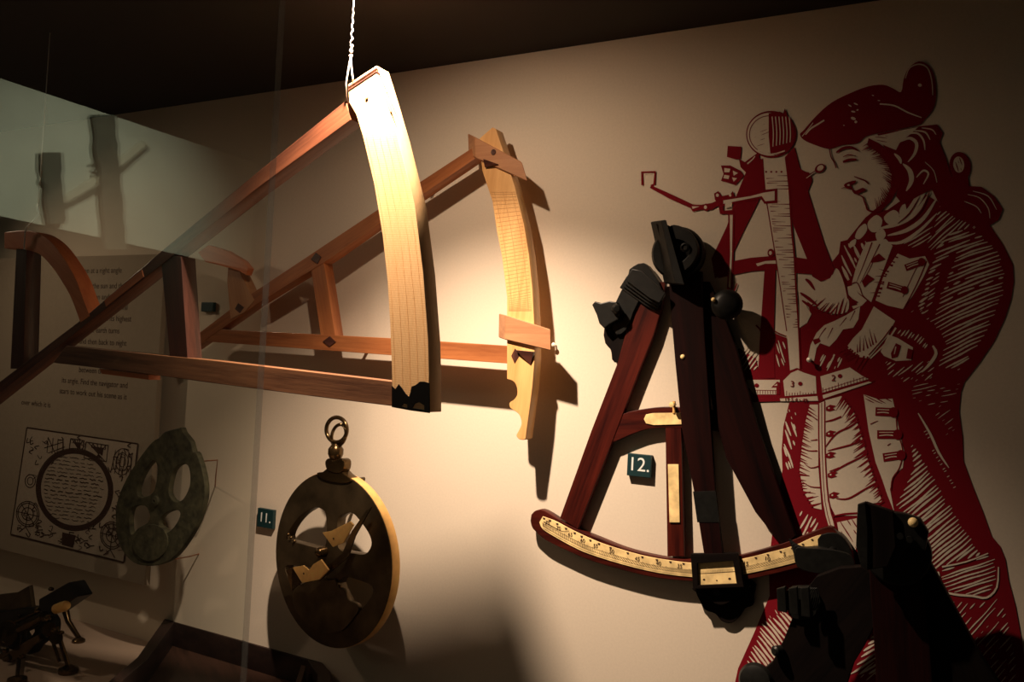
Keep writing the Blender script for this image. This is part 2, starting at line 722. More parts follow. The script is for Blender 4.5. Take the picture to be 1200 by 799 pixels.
# ================================================================ setting
box('wall_back', (-4.2, 0, SHELF - 0.02), (1.6, 0.06, CEIL + 0.05), 'wall')
box('ceiling', (-4.2, -0.64, CEIL), (1.6, 0.0, CEIL + 0.05), 'ceiling')
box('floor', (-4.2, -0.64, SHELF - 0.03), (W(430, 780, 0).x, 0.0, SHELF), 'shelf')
box('unseen_dark_floor_1', (W(430, 780, 0).x, -0.64, SHELF - 0.03), (1.6, 0.0, SHELF), 'darkfloor')  # unseen right side of the floor, kept black to stop light bouncing up
SEAM = W(298, 532, GLASS_Y).x

# ================================================================ printed mural of the man with an octant
def build_mural():
    P = Print(PL(-0.0006))
    R, B = 0, 1
    # --- coat, sleeve and dark cuff silhouette
    coat = [(1024, 247), (1014, 255), (993, 281), (985, 283), (983, 297), (975, 307), (979, 317), (984, 318), (992, 335), (995, 352),
            (993, 366), (975, 369), (956, 361), (946, 353), (950, 368), (946, 379), (937, 385), (937, 432), (957, 440), (996, 429), (1022, 445), (962, 470), (925, 471), (918, 500),
            (916, 527), (917, 550), (912, 590), (905, 625), (901, 660), (902, 698), (892, 722), (883, 743), (865, 783), (858, 815), (1206, 815),
            (1199, 760), (1190, 710), (1182, 680), (1178, 655), (1172, 640), (1162, 628), (1152, 600), (1140, 570), (1129, 540), (1128, 512),
            (1124, 482), (1126, 460), (1130, 448), (1148, 425), (1165, 400), (1178, 372), (1185, 350), (1188, 330), (1187, 310), (1175, 286),
            (1160, 264), (1140, 262), (1120, 255), (1105, 240), (1080, 225), (1060, 232), (1040, 246)]
    P.fill(coat, R, 1)
    # --- upper coat: folds of neck cloth, shoulder
    for pts, w in [([(1048, 262), (1068, 245), (1082, 222), (1088, 205)], 9), ([(1030, 268), (1052, 262), (1072, 250), (1090, 226)], 6),
                   ([(1040, 276), (1062, 270), (1082, 256), (1098, 232)], 5), ([(1036, 284), (1056, 284), (1078, 270), (1098, 250)], 4),
                   ([(1060, 235), (1070, 222), (1078, 208)], 7), ([(1053, 230), (1060, 215), (1068, 203)], 5)]:
        P.stroke(pts, 1, 1, B, 2, 4, mid=w)
    for pts in [[(1052, 262), (1066, 250), (1078, 230)], [(1060, 266), (1080, 246), (1090, 222)], [(1064, 232), (1074, 214)]]:
        P.stroke(pts, 0.6, 0.4, R, 4, 3, mid=1.6)
    # frill below the chin
    for pts in [[(1018, 259), (1027, 252), (1034, 258), (1030, 270), (1022, 272), (1017, 266)], [(1036, 254), (1047, 246), (1054, 252), (1050, 264), (1040, 262)],
                [(1026, 274), (1034, 268), (1038, 276), (1030, 284)], [(1006, 268), (1014, 262), (1016, 270), (1008, 280), (1002, 278)],
                [(996, 284), (1003, 280), (1002, 287), (996, 290)], [(1054, 247), (1060, 238), (1062, 248), (1056, 258)]]:
        P.fill(pts, B, 2, 3)
    P.hatch([(986, 286), (1008, 283), (1020, 282), (1010, 298), (1000, 322), (994, 332), (986, 312)], 65, 4.5, 2.6, B, 2, jit=0.5, brk=0.06)
    # shirt front strip
    P.fill([(1015, 284), (1038, 280), (1046, 288), (1038, 309), (1028, 335), (1021, 354), (1006, 343), (998, 333), (1003, 314), (1009, 298)], B, 2)
    for pts, w in [([(1022, 284), (1014, 305), (1004, 330)], 1.5), ([(1031, 286), (1020, 308), (1008, 332)], 1.2), ([(1026, 300), (1018, 318), (1010, 330)], 1)]:
        P.stroke(pts, w, 0.5, R, 3)
    P.fill([(1022, 303), (1030, 297), (1038, 304), (1029, 307), (1021, 308)], R, 4)
    P.fill([(1010, 330), (1016, 321), (1025, 327), (1018, 332), (1013, 337)], R, 4)
    P.stroke([(997, 333), (1004, 331), (1008, 338), (1011, 346), (1018, 352)], 1.3, 0.7, R, 4)
    P.fill([(994, 345), (999, 350), (1006, 354), (998, 358)], R, 4)
    P.fill([(993, 336), (1000, 334), (1006, 344), (1016, 352), (1010, 358), (1000, 362), (995, 352)], B, 2)
    P.fill([(994, 350), (1000, 351), (1005, 357), (997, 359)], R, 3)
    # upper lapel with two buttonholes
    P.fill([(1052, 297), (1066, 303), (1084, 300), (1089, 310), (1082, 325), (1070, 346), (1058, 362), (1040, 358), (1026, 352), (1036, 322)], B, 2)
    P.fringe([(1052, 299), (1037, 322), (1028, 350)], 7, 4, 1.2, 1, R, 3)
    P.stroke([(1086, 306), (1074, 334), (1060, 360)], 1.5, 1.2, R, 3)
    P.stroke([(1080, 302), (1070, 322), (1058, 348)], 0.8, 0.8, R, 3)

    def hole_(x0, y0, x1, y1, w=8):
        dx, dy = x1 - x0, y1 - y0
        L = math.hypot(dx, dy)
        nx, ny = -dy / L * w / 2, dx / L * w / 2
        c = [(x0 + nx, y0 + ny), (x1 + nx, y1 + ny), (x1 - nx, y1 - ny), (x0 - nx, y0 - ny)]
        P.fill(c, R, 4)
        for s in (0.28,):
            a = (x0 + dx * 0.1, y0 + dy * 0.1)
            b = (x0 + dx * 0.85, y0 + dy * 0.85)
            P.stroke([(a[0] + nx * s, a[1] + ny * s), ((a[0] + b[0]) / 2 + nx * 0.1, (a[1] + b[1]) / 2 + ny * 0.1), (b[0] + nx * s, b[1] + ny * s)], 1.2, 1.2, B, 5)
            P.stroke([(a[0] - nx * 0.5, a[1] - ny * 0.5), (b[0] - nx * 0.5, b[1] - ny * 0.5)], 0.9, 0.9, B, 5)
        P.fill(ell(x1, y1, w * 0.55, w * 0.62, 12), R, 5)
    hole_(1061, 314, 1080, 307)
    hole_(1040, 334, 1060, 340)
    # upper sleeve hatching
    sleeve = [(1092, 300), (1104, 280), (1122, 268), (1148, 274), (1168, 292), (1178, 316), (1176, 345), (1160, 382), (1142, 412), (1124, 434),
              (1098, 430), (1108, 404), (1098, 385), (1082, 374), (1074, 362), (1082, 340)]
    dark = [(1096, 318), (1112, 300), (1122, 292), (1112, 318), (1100, 350), (1094, 372), (1082, 372), (1088, 345)]
    P.hatch(sleeve, -24, 4.6, 2.3, B, 2, curve=0.12, jit=0.2, brk=0.015, holes=[dark])
    P.hatch([(1100, 232), (1124, 252), (1150, 268), (1120, 270), (1098, 292), (1090, 296), (1084, 284), (1096, 262)], -42, 4.2, 1.7, B, 2, jit=0.3, brk=0.05)
    P.hatch([(1055, 285), (1080, 268), (1095, 264), (1086, 282), (1070, 292)], -30, 4, 1.8, B, 2, jit=0.3)
    P.hatch([(1062, 366), (1076, 360), (1096, 320), (1104, 318), (1092, 360), (1080, 372)], -35, 4, 1.5, B, 2, brk=0.1)
    # lower sleeve folds around the elbow
    P.hatch([(1044, 392), (1056, 384), (1072, 388), (1086, 398), (1092, 410), (1082, 408), (1066, 398), (1050, 392)], -52, 4, 1.8, B, 2)
    P.hatch([(1036, 420), (1062, 430), (1088, 420), (1096, 430), (1092, 445), (1060, 448), (1040, 440)], -38, 4.4, 1.5, B, 2, brk=0.12)
    P.stroke([(1093, 405), (1097, 414), (1090, 426), (1080, 436)], 2, 1, B, 3, mid=4)
    P.hatch([(1066, 446), (1110, 452), (1128, 446), (1118, 470), (1090, 476), (1066, 466)], -12, 5, 1.0, B, 2, brk=0.22)
    # cuff
    P.fill([(1024, 359), (1049, 376), (1040, 394), (1018, 420), (1006, 418), (992, 407), (1000, 396), (1010, 386)], B, 2)
    P.fringe([(1018, 420), (1006, 418), (992, 407)], 15, 3.2, 1.5, -1, R, 3)
    P.fringe([(1002, 412), (1014, 408), (1026, 400)], 12, 3.5, 1.2, -1, R, 3)
    P.stroke([(1046, 382), (1034, 398), (1018, 416)], 1.2, 1.2, R, 4)
    P.stroke([(1050, 384), (1038, 402), (1020, 420)], 2.2, 1.4, B, 3)
    P.fill([(1041, 392), (1052, 396), (1070, 407), (1068, 422), (1050, 423), (1036, 417), (1032, 412)], B, 2)
    P.fill([(1050, 402), (1056, 405), (1052, 418), (1045, 420), (1044, 414)], R, 4)
    P.stroke([(1050, 406), (1048, 415)], 1.4, 1.0, B, 5)
    P.fill([(1064, 408), (1070, 410), (1068, 421), (1062, 420)], R, 4)
    # frill of the shirt sleeve
    P.fill([(966, 381), (978, 376), (992, 369), (1008, 359), (1006, 374), (1000, 384), (988, 386), (980, 398), (972, 406), (961, 402), (957, 408), (954, 423), (947, 420), (950, 404), (957, 390)], B, 2)
    for pts in [[(968, 384), (962, 392), (958, 400)], [(992, 372), (984, 382)], [(1002, 364), (996, 376)], [(976, 384), (970, 396)]]:
        P.stroke(pts, 1.2, 0.4, R, 3)
    P.fill([(952, 398), (960, 396), (962, 400), (955, 404)], R, 3)
    P.hatch([(960, 434), (962, 416), (976, 412), (990, 422), (984, 430), (968, 436)], 118, 4, 2.2, B, 2, jit=0.5, brk=0.05)
    # --- waistcoat
    wl = [(949, 474), (959, 474), (959, 546), (963, 597), (954, 595), (942, 577), (937, 552), (940, 520), (944, 494)]
    wr = [(967, 469), (986, 464), (1001, 484), (1010, 512), (1017, 539), (1026, 566), (1034, 588), (1006, 592), (1006, 604), (979, 604), (970, 586), (967, 527)]
    P.fill(wl, B, 2)
    P.fill(wr, B, 2)
    P.fringe([(949, 474), (944, 494), (940, 520), (937, 552), (942, 577), (954, 595)], 9, 3.4, 1.5, -1, R, 3)
    P.fringe([(986, 464), (1001, 484), (1010, 512), (1017, 539), (1026, 566), (1034, 588)], 11, 3.0, 1.7, 1, R, 3)
    P.fill([(959.5, 473), (966, 470), (967, 528), (970, 586), (980, 625), (973, 625), (964, 590), (960.5, 546)], B, 3)
    P.stroke([(963, 472), (963.5, 528), (967, 588), (976, 624)], 0.8, 0.8, R, 4)
    P.stroke([(959.5, 473), (960, 530), (964, 590), (972, 622)], 1.4, 1.8, R, 4)
    P.stroke([(966.5, 470), (967, 528), (971, 586), (981, 622)], 1.2, 1.8, R, 4)
    for k, (bx, by) in enumerate([(972, 478), (972, 508), (972, 533), (974, 556), (976, 580)]):
        P.fill([(bx - 4, by - 1), (bx + 1, by - 4), (bx + 8, by - 2.5), (bx + 4, by), (bx + 7, by + 2), (bx, by + 4), (bx - 4, by + 3)], R, 4)
        P.fill(ell(bx - 0.5, by, 1.2, 1, 8), B, 5)
    for pts in [[(967, 494), (976, 492), (986, 488)], [(967, 524), (980, 508), (996, 500), (1004, 494)], [(970, 528), (986, 524), (1000, 520), (1008, 514)],
                [(972, 556), (988, 546), (1004, 538), (1016, 532)], [(972, 552), (984, 548)], [(980, 584), (994, 584), (1012, 574), (1026, 566)], [(975, 605), (990, 602), (1006, 601)]]:
        P.stroke(pts, 0.8, 2.2, R, 4, 4, mid=2.2)
    for pts in [[(958, 492), (952, 488)], [(958, 515), (950, 516)], [(958, 528), (948, 528), (940, 524)], [(960, 546), (950, 548), (942, 542)], [(962, 571), (950, 570), (940, 564)]]:
        P.stroke(pts, 1.6, 0.6, R, 4, 3)
    # below the waist
    P.hatch([(938, 596), (952, 602), (962, 612), (962, 640), (934, 636)], 118, 5, 2.4, B, 2, jit=0.4, brk=0.05)
    P.fill([(981, 612), (1004, 607), (1004, 640), (996, 668), (986, 640)], B, 2)
    P.hatch([(982, 608), (1006, 606), (1004, 644), (996, 660)], 60, 6, 1.4, R, 3, brk=0.15)
    # coat edge strip with three buttonholes
    strip = [(1012, 462), (1030, 468), (1046, 467), (1051, 489), (1055, 510), (1060, 530), (1058, 548), (1048, 556), (1043, 573), (1048, 600), (1040, 580), (1034, 562), (1026, 541), (1018, 505)]
    P.fill(strip, B, 2)
    P.hatch([(1012, 462), (1046, 466), (1048, 474), (1014, 472)], 25, 3.4, 1.2, R, 3, brk=0.1)
    hole_(1026, 482, 1047, 483, 10)
    hole_(1028, 509, 1052, 509, 10)
    hole_(1035, 536, 1056, 533, 10)
    P.stroke([(1050, 486), (1052, 506), (1058, 528), (1054, 548), (1046, 560), (1044, 574)], 1.4, 1.2, R, 4)
    P.stroke([(1020, 497), (1024, 495), (1029, 493)], 1.2, 0.6, R, 4)
    P.stroke([(1040, 522), (1044, 519)], 1.2, 0.6, R, 4)
    # left front edge of coat
    P.hatch([(921, 478), (934, 482), (936, 500), (930, 530), (932, 550), (920, 552), (918, 520)], 70, 4.2, 2.4, B, 2, jit=0.6, brk=0.14)
    # coat skirts
    skirt = [(1064, 512), (1072, 520), (1090, 552), (1108, 582), (1126, 612), (1142, 636), (1150, 650), (1128, 656), (1104, 664), (1090, 690), (1084, 660), (1072, 625),
             (1060, 606), (1050, 592), (1062, 566), (1070, 550)]
    fold = [(1088, 530), (1096, 545), (1108, 572), (1118, 592), (1110, 590), (1098, 565), (1088, 545)]
    P.hatch(skirt, -40, 4.7, 2.5, B, 2, curve=-0.06, jit=0.2, holes=[fold])
    P.hatch([(1078, 490), (1088, 508), (1104, 540), (1120, 570), (1128, 585), (1116, 575), (1100, 545), (1084, 512)], -30, 5, 2.4, B, 2, brk=0.05)
    P.stroke([(1076, 484), (1090, 508), (1100, 530), (1112, 548)], 1.2, 0.8, B, 3, mid=3)
    P.hatch([(1090, 470), (1118, 480), (1120, 530), (1100, 500)], -35, 5.5, 0.9, B, 2, brk=0.3)
    flap = [(1102, 668), (1130, 662), (1156, 650), (1166, 655), (1168, 680), (1160, 694), (1140, 698), (1112, 694), (1104, 684)]
    P.hatch(flap, -18, 4.6, 2.0, B, 2, jit=0.2)
    P.stroke([(1100, 670), (1104, 690), (1118, 696), (1140, 698), (1156, 700), (1168, 688), (1170, 664)], 1.5, 1.5, B, 4, mid=2.6)
    P.stroke([(1104, 664), (1132, 658), (1158, 648)], 2, 1.4, B, 4)
    P.hatch([(1108, 704), (1150, 706), (1172, 700), (1186, 740), (1194, 799), (1130, 799), (1100, 740)], -48, 7, 1.4, B, 2, brk=0.12)
    tail = [(894, 726), (918, 716), (934, 724), (930, 742), (914, 776), (900, 799), (866, 799), (872, 784)]
    P.hatch(tail, 52, 4.6, 2.6, B, 2, curve=0.08, jit=0.15)
    P.hatch([(900, 706), (930, 712), (920, 720), (896, 726)], 60, 7, 1.2, B, 2, brk=0.4)
    P.hatch([(1026, 738), (1030, 790), (996, 790)], -32, 5, 2.8, B, 2)
    P.hatch([(1066, 700), (1000, 799), (1110, 799)], -40, 6, 1.4, B, 2, brk=0.2)
    # --- hand holding the instrument
    hand = [(936, 326), (946, 325), (955, 331), (967, 329), (975, 322), (978, 314), (984, 317), (988, 326), (992, 337), (995, 352), (993, 365), (980, 368), (966, 364), (952, 356), (943, 346), (936, 344)]
    P.fill(hand, B, 2, 3)
    P.stroke([(975, 322), (979, 314), (984, 317), (990, 332), (994, 350)], 1.2, 1.8, R, 4)
    for pts, w in [([(944, 327), (949, 331), (955, 340)], 4), ([(938, 343), (948, 350), (958, 358)], 4), ([(940, 352), (950, 359), (964, 366)], 3.6)]:
        P.stroke(pts, 1.5, 1.0, R, 4, 3, mid=w)
    P.fringe([(950, 356), (962, 362), (976, 367), (990, 366)], 12, 3.2, 1.3, -1, R, 4)
    P.fill([(937, 360), (944, 357), (951, 368), (946, 378), (937, 384)], B, 3)
    # --- octant in the print
    P.fill([(885, 183), (894, 187), (897, 218), (888, 238), (872, 270), (858, 300), (848, 322), (838, 326), (834, 303), (852, 265), (862, 232), (875, 200)], R, 2)
    P.fill([(920, 184), (931, 172), (938, 198), (948, 203), (952, 212), (947, 224), (955, 250), (966, 285), (978, 316), (973, 326), (962, 330), (952, 324), (946, 304), (929, 262), (924, 220)], R, 2)
    P.fill([(838, 312), (859, 306), (880, 302), (904, 300), (930, 301), (950, 304), (960, 322), (932, 320), (906, 316), (880, 318), (860, 322), (842, 326)], R, 2)
    P.fill([(886, 309), (897, 306), (911, 305), (911, 309), (897, 309), (888, 312)], B, 3)
    P.fill([(896, 316), (909, 316), (907, 390), (908, 443), (888, 443), (891, 390)], R, 2)
    P.fill([(848, 440), (852, 424), (866, 408), (886, 420), (890, 443)], R, 1)
    P.fill([(888, 442), (908, 390), (912, 392), (922, 396), (926, 434), (912, 444)], R, 1)
    P.hatch([(910, 396), (922, 400), (920, 428), (908, 436)], 72, 4, 1.6, B, 3, jit=0.5, brk=0.06)
    P.hatch([(872, 400), (890, 396), (888, 434), (866, 436)], -52, 5, 1.8, B, 3, jit=0.4)
    P.stroke([(908, 388), (914, 391), (922, 394)], 1.5, 0.8, R, 3)
    P.stroke([(886, 381), (890, 385), (892, 389)], 2.0, 1.2, R, 3)
    # index bar
    P.fill([(894, 186), (920, 185), (924, 220), (927, 270), (930, 300), (932, 340), (936, 390), (937, 434), (926, 434), (922, 388), (912, 320), (904, 270), (897, 225)], B, 3)
    P.stroke([(894, 186), (897, 225), (904, 270), (912, 320), (922, 388)], 1.3, 1.1, R, 4)
    P.stroke([(921, 185), (925, 220), (928, 270), (931, 300), (933, 340), (936, 385), (938, 434)], 2.4, 1.6, R, 4)
    y = 206
    while y < 384:
        t = (y - 186) / 200
        xl = 895 + 27 * t + (2 if y > 300 else 0)
        xr = 923 + 13 * t
        if 222 < y < 236:
            y += 2
            continue
        l = random.uniform(0.25, 1.0) * (xr - xl)
        if random.random() < 0.6:
            P.stroke([(xr - l, y + random.uniform(-.4, .4)), (xr, y)], 0.35, 1.1, R, 4, 0)
        else:
            P.stroke([(xl, y), (xl + l * 0.7, y + random.uniform(-.4, .4))], 1.0, 0.3, R, 4, 0)
        y += random.uniform(2.2, 3.8)
    for dx in (0, 6, 12, 18):
        P.fill(ell(898 + dx, 201.5, 1.3, 1.2, 8), R, 4)
    # round index mirror
    P.fill(ell(904, 157.5, 29.5, 27.5, 48), R, 3)
    P.fill(ell(903, 157.5, 27.2, 25.2, 48), B, 4)
    P.stroke(ell(902, 158, 23.5, 22, 40, 0, 90, 270), 0.9, 0.9, R, 5, 0)
    P.fill([(901, 133), (914, 131), (918, 133), (920, 127), (923, 136), (928, 141), (931, 150), (932, 160), (930, 170), (924, 178), (908, 182), (903, 180), (901, 160)], R, 5)
    for k in range(6):
        x = 905 + k * 4
        P.stroke([(x, 137), (x + 1.5, 155), (x + 1, 172 - k)], 1.2, 1.0, B, 6)
    P.stroke([(888, 176), (904, 181), (920, 177)], 1.2, 1.6, B, 6)
    P.hatch(ell(893, 158, 12, 16, 20), -20, 5, 0.6, R, 5, brk=0.2)
    # eyepiece
    P.fill([(938, 200), (948, 202), (952, 210), (948, 222), (938, 222)], R, 2)
    P.stroke([(943, 211), (950, 205), (957, 200)], 3.0, 2.2, R, 3)
    P.stroke([(945, 209), (956, 201)], 0.8, 0.8, B, 4)
    P.fill(ell(961, 197.5, 6.6, 4.8, 20, -35), R, 4)
    P.fill(ell(961.5, 197, 4.2, 3.0, 16, -35), B, 5)
    # horizontal arm and clamps
    P.fill([(846, 233), (880, 228), (893, 223), (911, 221), (911, 238), (896, 239), (892, 233), (860, 239), (846, 242)], R, 5)
    P.fill([(848, 235), (880, 230), (895, 226), (908, 224), (908, 235), (897, 236), (893, 230), (860, 236.5), (848, 239)], B, 6)
    P.stroke([(753, 217), (752.5, 202), (768, 201.5), (767, 216), (763, 218)], 2.6, 2.4, R, 4, 0)
    P.stroke([(755, 206), (755, 203.5), (764, 203.5)], 0.5, 0.5, B, 5, 0)
    P.stroke([(763, 218), (785, 230), (812, 242)], 5, 5.5, R, 4, 0)
    P.stroke([(767, 218), (790, 228), (813, 239)], 1.6, 1.8, B, 5, 0)
    P.fill([(807, 240), (822, 240), (834, 238), (846, 233), (846, 239), (834, 246), (822, 246), (812, 248)], R, 4)
    P.fill([(811, 242), (820, 242), (812, 245)], B, 5)
    P.fill(ell(828, 243, 4, 4.4, 14), R, 5)
    P.fill(ell(827, 243, 1.8, 2.2, 10), B, 6)
    P.fill([(837, 227), (842, 224), (846, 230), (856, 228), (859, 224), (861, 230), (856, 234), (848, 236), (848, 247), (860, 246), (860, 251), (844, 251), (842, 240), (838, 234)], R, 5)
    P.fill(ell(841, 229, 1.8, 2, 10), B, 6)
    P.fill(ell(856, 229, 1.5, 1.6, 10), B, 6)
    P.fill([(850, 238), (858, 237), (858, 243), (850, 244)], B, 6)
    # thin pillar
    P.fill([(853.5, 250), (861, 250), (860, 300), (858.5, 345), (852, 343), (854, 300)], R, 5)
    P.fill([(855.5, 252), (859, 252), (858, 300), (856.5, 338), (854, 336), (856, 300)], B, 6)
    P.stroke([(856, 344), (861, 340), (864, 332)], 2.4, 1.2, R, 5)
    # shades
    P.fill([(853, 171), (869, 172), (868, 186), (863, 187), (852, 184)], R, 3)
    P.fill([(866, 186), (873, 190), (884, 182), (890, 178), (890, 192), (876, 204), (868, 196)], R, 3)
    P.stroke([(876, 192), (882, 187), (885, 183)], 1.6, 1.0, B, 4)
    P.fill([(845, 194), (856, 194), (868, 200), (872, 206), (862, 217), (850, 213), (845, 212), (848, 204)], R, 3)
    for c in [[(849, 197), (856, 198), (855, 202), (849, 202)], [(849, 205), (855, 206), (854, 210), (848, 209)], [(859, 200), (865, 203), (860, 206)], [(858, 208), (864, 209), (860, 213)]]:
        P.fill(c, B, 4)
    P.fill(ell(903.5, 296.5, 4, 5, 14), R, 4)
    P.fill(ell(903, 296.5, 1.8, 2.4, 10), B, 5)
    # graduated arc
    P.fill([(868, 440), (888, 443), (910, 444), (926, 434), (934, 431), (942, 434), (958, 439), (996, 428), (1004, 434), (1026, 446), (962, 470), (914, 470), (880, 471)], R, 3)
    P.fill([(870, 445), (888, 445), (914, 445), (914, 462), (884, 462)], B, 4)
    P.fill([(918, 446), (927, 437), (935, 433.5), (942, 436.5), (956, 441), (957, 461), (920, 464)], B, 4)
    P.fill([(961.5, 441), (996, 430.5), (1010, 440), (1018, 444), (964, 460)], B, 4)
    P.fill([(964, 463), (1018, 447), (1022, 448), (965, 467)], B, 4)
    P.fill([(914, 467), (958, 464), (959, 469.5), (915, 470)], B, 4)
    for k in range(15):
        x = 965 + k * 3.6
        P.stroke([(x, 461 - k * 1.12), (x - 0.6, 456 - k * 1.12 - (2 if k % 5 == 0 else 0))], 0.7, 0.7, R, 5, 0)
    for k in range(11):
        x = 922 + k * 3.2
        P.stroke([(x, 463.5), (x, 460 - (2 if k % 5 == 0 else 0))], 0.7, 0.7, R, 5, 0)
    for k in range(10):
        x = 885 + k * 3
        P.stroke([(x, 461.5), (x, 457.5)], 0.7, 0.7, R, 5, 0)
    P.stroke([(884, 457), (914, 457.5)], 0.6, 0.6, R, 5, 0)
    P.stroke([(964, 457.5), (1016, 441)], 0.6, 0.6, R, 5, 0)
    P.fill([(904, 454), (911, 447), (914, 448), (914, 462), (910, 462), (910, 454)], R, 5)
    P.fill([(907, 452), (911, 449.5), (911, 452)], B, 6)
    for c in [(938, 449.5), (984.5, 440.5), (887, 451.5)]:
        P.fill(ell(c[0], c[1], 2.6, 2.4, 12), R, 6)
    # --- hat
    hat = [(937.5, 157.5), (942.5, 152), (957.5, 135), (975, 120), (997, 109), (1017, 101.5), (1035, 99.5), (1047, 104), (1056, 108), (1059, 93),
           (1065, 80), (1077, 72), (1089, 77.5), (1095.5, 92), (1097, 110), (1094, 127), (1083, 141), (1075, 147), (1035, 155), (1015, 160), (1005, 168),
           (988, 170), (972, 174.5), (955, 170), (942, 164)]
    P.fill(hat, R, 2, 3)
    P.stroke([(1061, 92), (1066, 80), (1077, 75.5), (1087, 80), (1092, 95), (1093, 112)], 0.8, 0.8, B, 3, 4, mid=1.6)
    P.stroke([(1031, 122), (1048, 124), (1064, 132), (1080, 138)], 1.6, 1.0, B, 3, 4, mid=1.8)
    P.stroke([(944, 158), (950, 151), (958, 146), (966, 141)], 1.0, 1.8, B, 3, 4, mid=2.0)
    P.stroke([(940, 160), (946, 153), (953, 144)], 0.8, 0.8, B, 3, 4)
    for q in [(996, 124, 2.5, 0.8), (1003, 122, 2.8, 0.9), (1000, 131, 2.6, 1.0), (1005, 129, 1.4, 0.9), (1000, 139, 3.2, 1.7), (1003, 143, 1.7, 1.6), (989, 147, 1, .6), (1078, 100, 2.4, 2), (1030, 118, 1.5, .6), (1023, 112, 1.4, .6)]:
        P.fill(ell(q[0], q[1], q[2], q[3], 8, random.uniform(-30, 30)), B, 3)
    # --- face
    P.stroke([(972, 174), (974, 184), (978, 191), (980, 197)], 1.3, 1.5, R, 4, 4)
    P.stroke([(980, 179), (988, 174), (998, 173), (1006, 177)], 1.5, 1.2, R, 4, 4, mid=3.4)
    P.stroke([(988, 184), (995, 181.5), (1003, 183)], 0.8, 0.8, R, 4, 4, mid=1.2)
    P.stroke([(988, 190), (995, 187.5), (1004, 187)], 2.4, 1.6, R, 4, 4, mid=3.2)
    P.stroke([(986, 221), (992, 219)], 0.6, 1.4, R, 4, 0)
    P.fill([(989, 217), (994, 213.5), (1003, 211.5), (1002, 215), (997, 217.5), (999, 221), (993, 221.5)], R, 4, 2)
    P.fill(ell(994.5, 217, 1.6, 1.2, 8), B, 5)
    P.stroke([(1001, 207), (1009, 210), (1014, 212), (1018, 216)], 1.0, 1.2, R, 4, 4, mid=1.8)
    P.fill([(997, 220), (1003, 223.5), (1011, 220), (1015, 223), (1010, 225.5), (1004, 228), (1000, 226)], R, 4, 2)
    P.stroke([(1005, 228), (1011, 231), (1013, 236), (1015, 241), (1017, 246), (1024, 248), (1034, 246)], 1.4, 2.4, R, 4, 4)
    P.fill([(1018, 162), (1030, 168), (1042, 178), (1052, 192), (1056, 206), (1052, 222), (1044, 236), (1032, 248), (1022, 248), (1036, 237), (1044, 220), (1045, 204), (1040, 192), (1030, 180), (1016, 170)], R, 3)
    P.fringe([(1016, 170), (1030, 180), (1040, 192), (1045, 204), (1044, 220), (1036, 237), (1026, 246)], 8, 2.0, 1.0, 1, R, 4, lean=-0.7)
    # wig
    P.fill([(1028, 157), (1056, 152), (1078, 148), (1098, 146), (1105, 156), (1101, 167), (1108, 184), (1113, 200), (1118, 212), (1134, 218), (1150, 219), (1165, 230), (1175, 245),
            (1170, 258), (1160, 264), (1140, 263), (1120, 256), (1102, 242), (1092, 222), (1080, 228), (1058, 240), (1050, 230), (1056, 206), (1050, 190), (1036, 172)], R, 2)
    P.fill([(1020, 161), (1040, 157), (1060, 152), (1076, 149), (1066, 158), (1054, 168), (1050, 176), (1040, 172), (1028, 166)], B, 3)
    P.hatch([(1022, 161), (1042, 158), (1042, 168), (1028, 166)], 8, 3, 0.9, R, 4)
    for pts, w in [([(1056, 166), (1066, 162), (1074, 168), (1072, 180), (1064, 190)], 4), ([(1060, 158), (1074, 156), (1082, 164), (1084, 176)], 2.4), ([(1070, 153), (1084, 155), (1090, 164)], 2.0),
                   ([(1080, 150), (1092, 152), (1097, 158)], 1.6), ([(1058, 192), (1066, 200), (1068, 212), (1062, 224)], 6), ([(1048, 180), (1054, 186), (1056, 192)], 4),
                   ([(1074, 208), (1082, 200), (1088, 204), (1082, 216)], 2.4), ([(1084, 190), (1094, 200), (1098, 214)], 1.0)]:
        P.stroke(pts, 0.8, 0.8, B, 3, 4, mid=w)
    P.fill(ell(1125, 195, 12.5, 17, 24, -8), R, 2)
    P.fill([(1116, 206), (1134, 206), (1136, 220), (1114, 220)], R, 2)
    P.fill(ell(1123.5, 193, 6.5, 9.5, 20, -5), B, 3)
    P.hatch(ell(1123.5, 194, 7, 10, 20), 70, 3.4, 1.4, R, 4, brk=0.1)
    for pts in [[(1134, 228), (1148, 232), (1158, 244), (1160, 256)], [(1140, 224), (1158, 230), (1168, 246)], [(1130, 236), (1144, 242), (1150, 250)]]:
        P.stroke(pts, 0.6, 0.6, B, 3, 4, mid=1.3)
    o = P.build('wall_mural', ['mural', 'wall'])
    tag(o, 'dark red engraving of a man in a tricorn hat printed on the wall', 'mural')
    pl = PL(-0.0006 - 0.0015)
    text('scale_number', '3', pl, 926, 450, 0.011, 'mural', o)
    text('scale_number', '2', pl, 974, 443, 0.011, 'mural', o)
    text('scale_number', '19 5 4 \u2022 49', pl, 919, 467.5, 0.0065, 'mural', o)
    return o


build_mural()


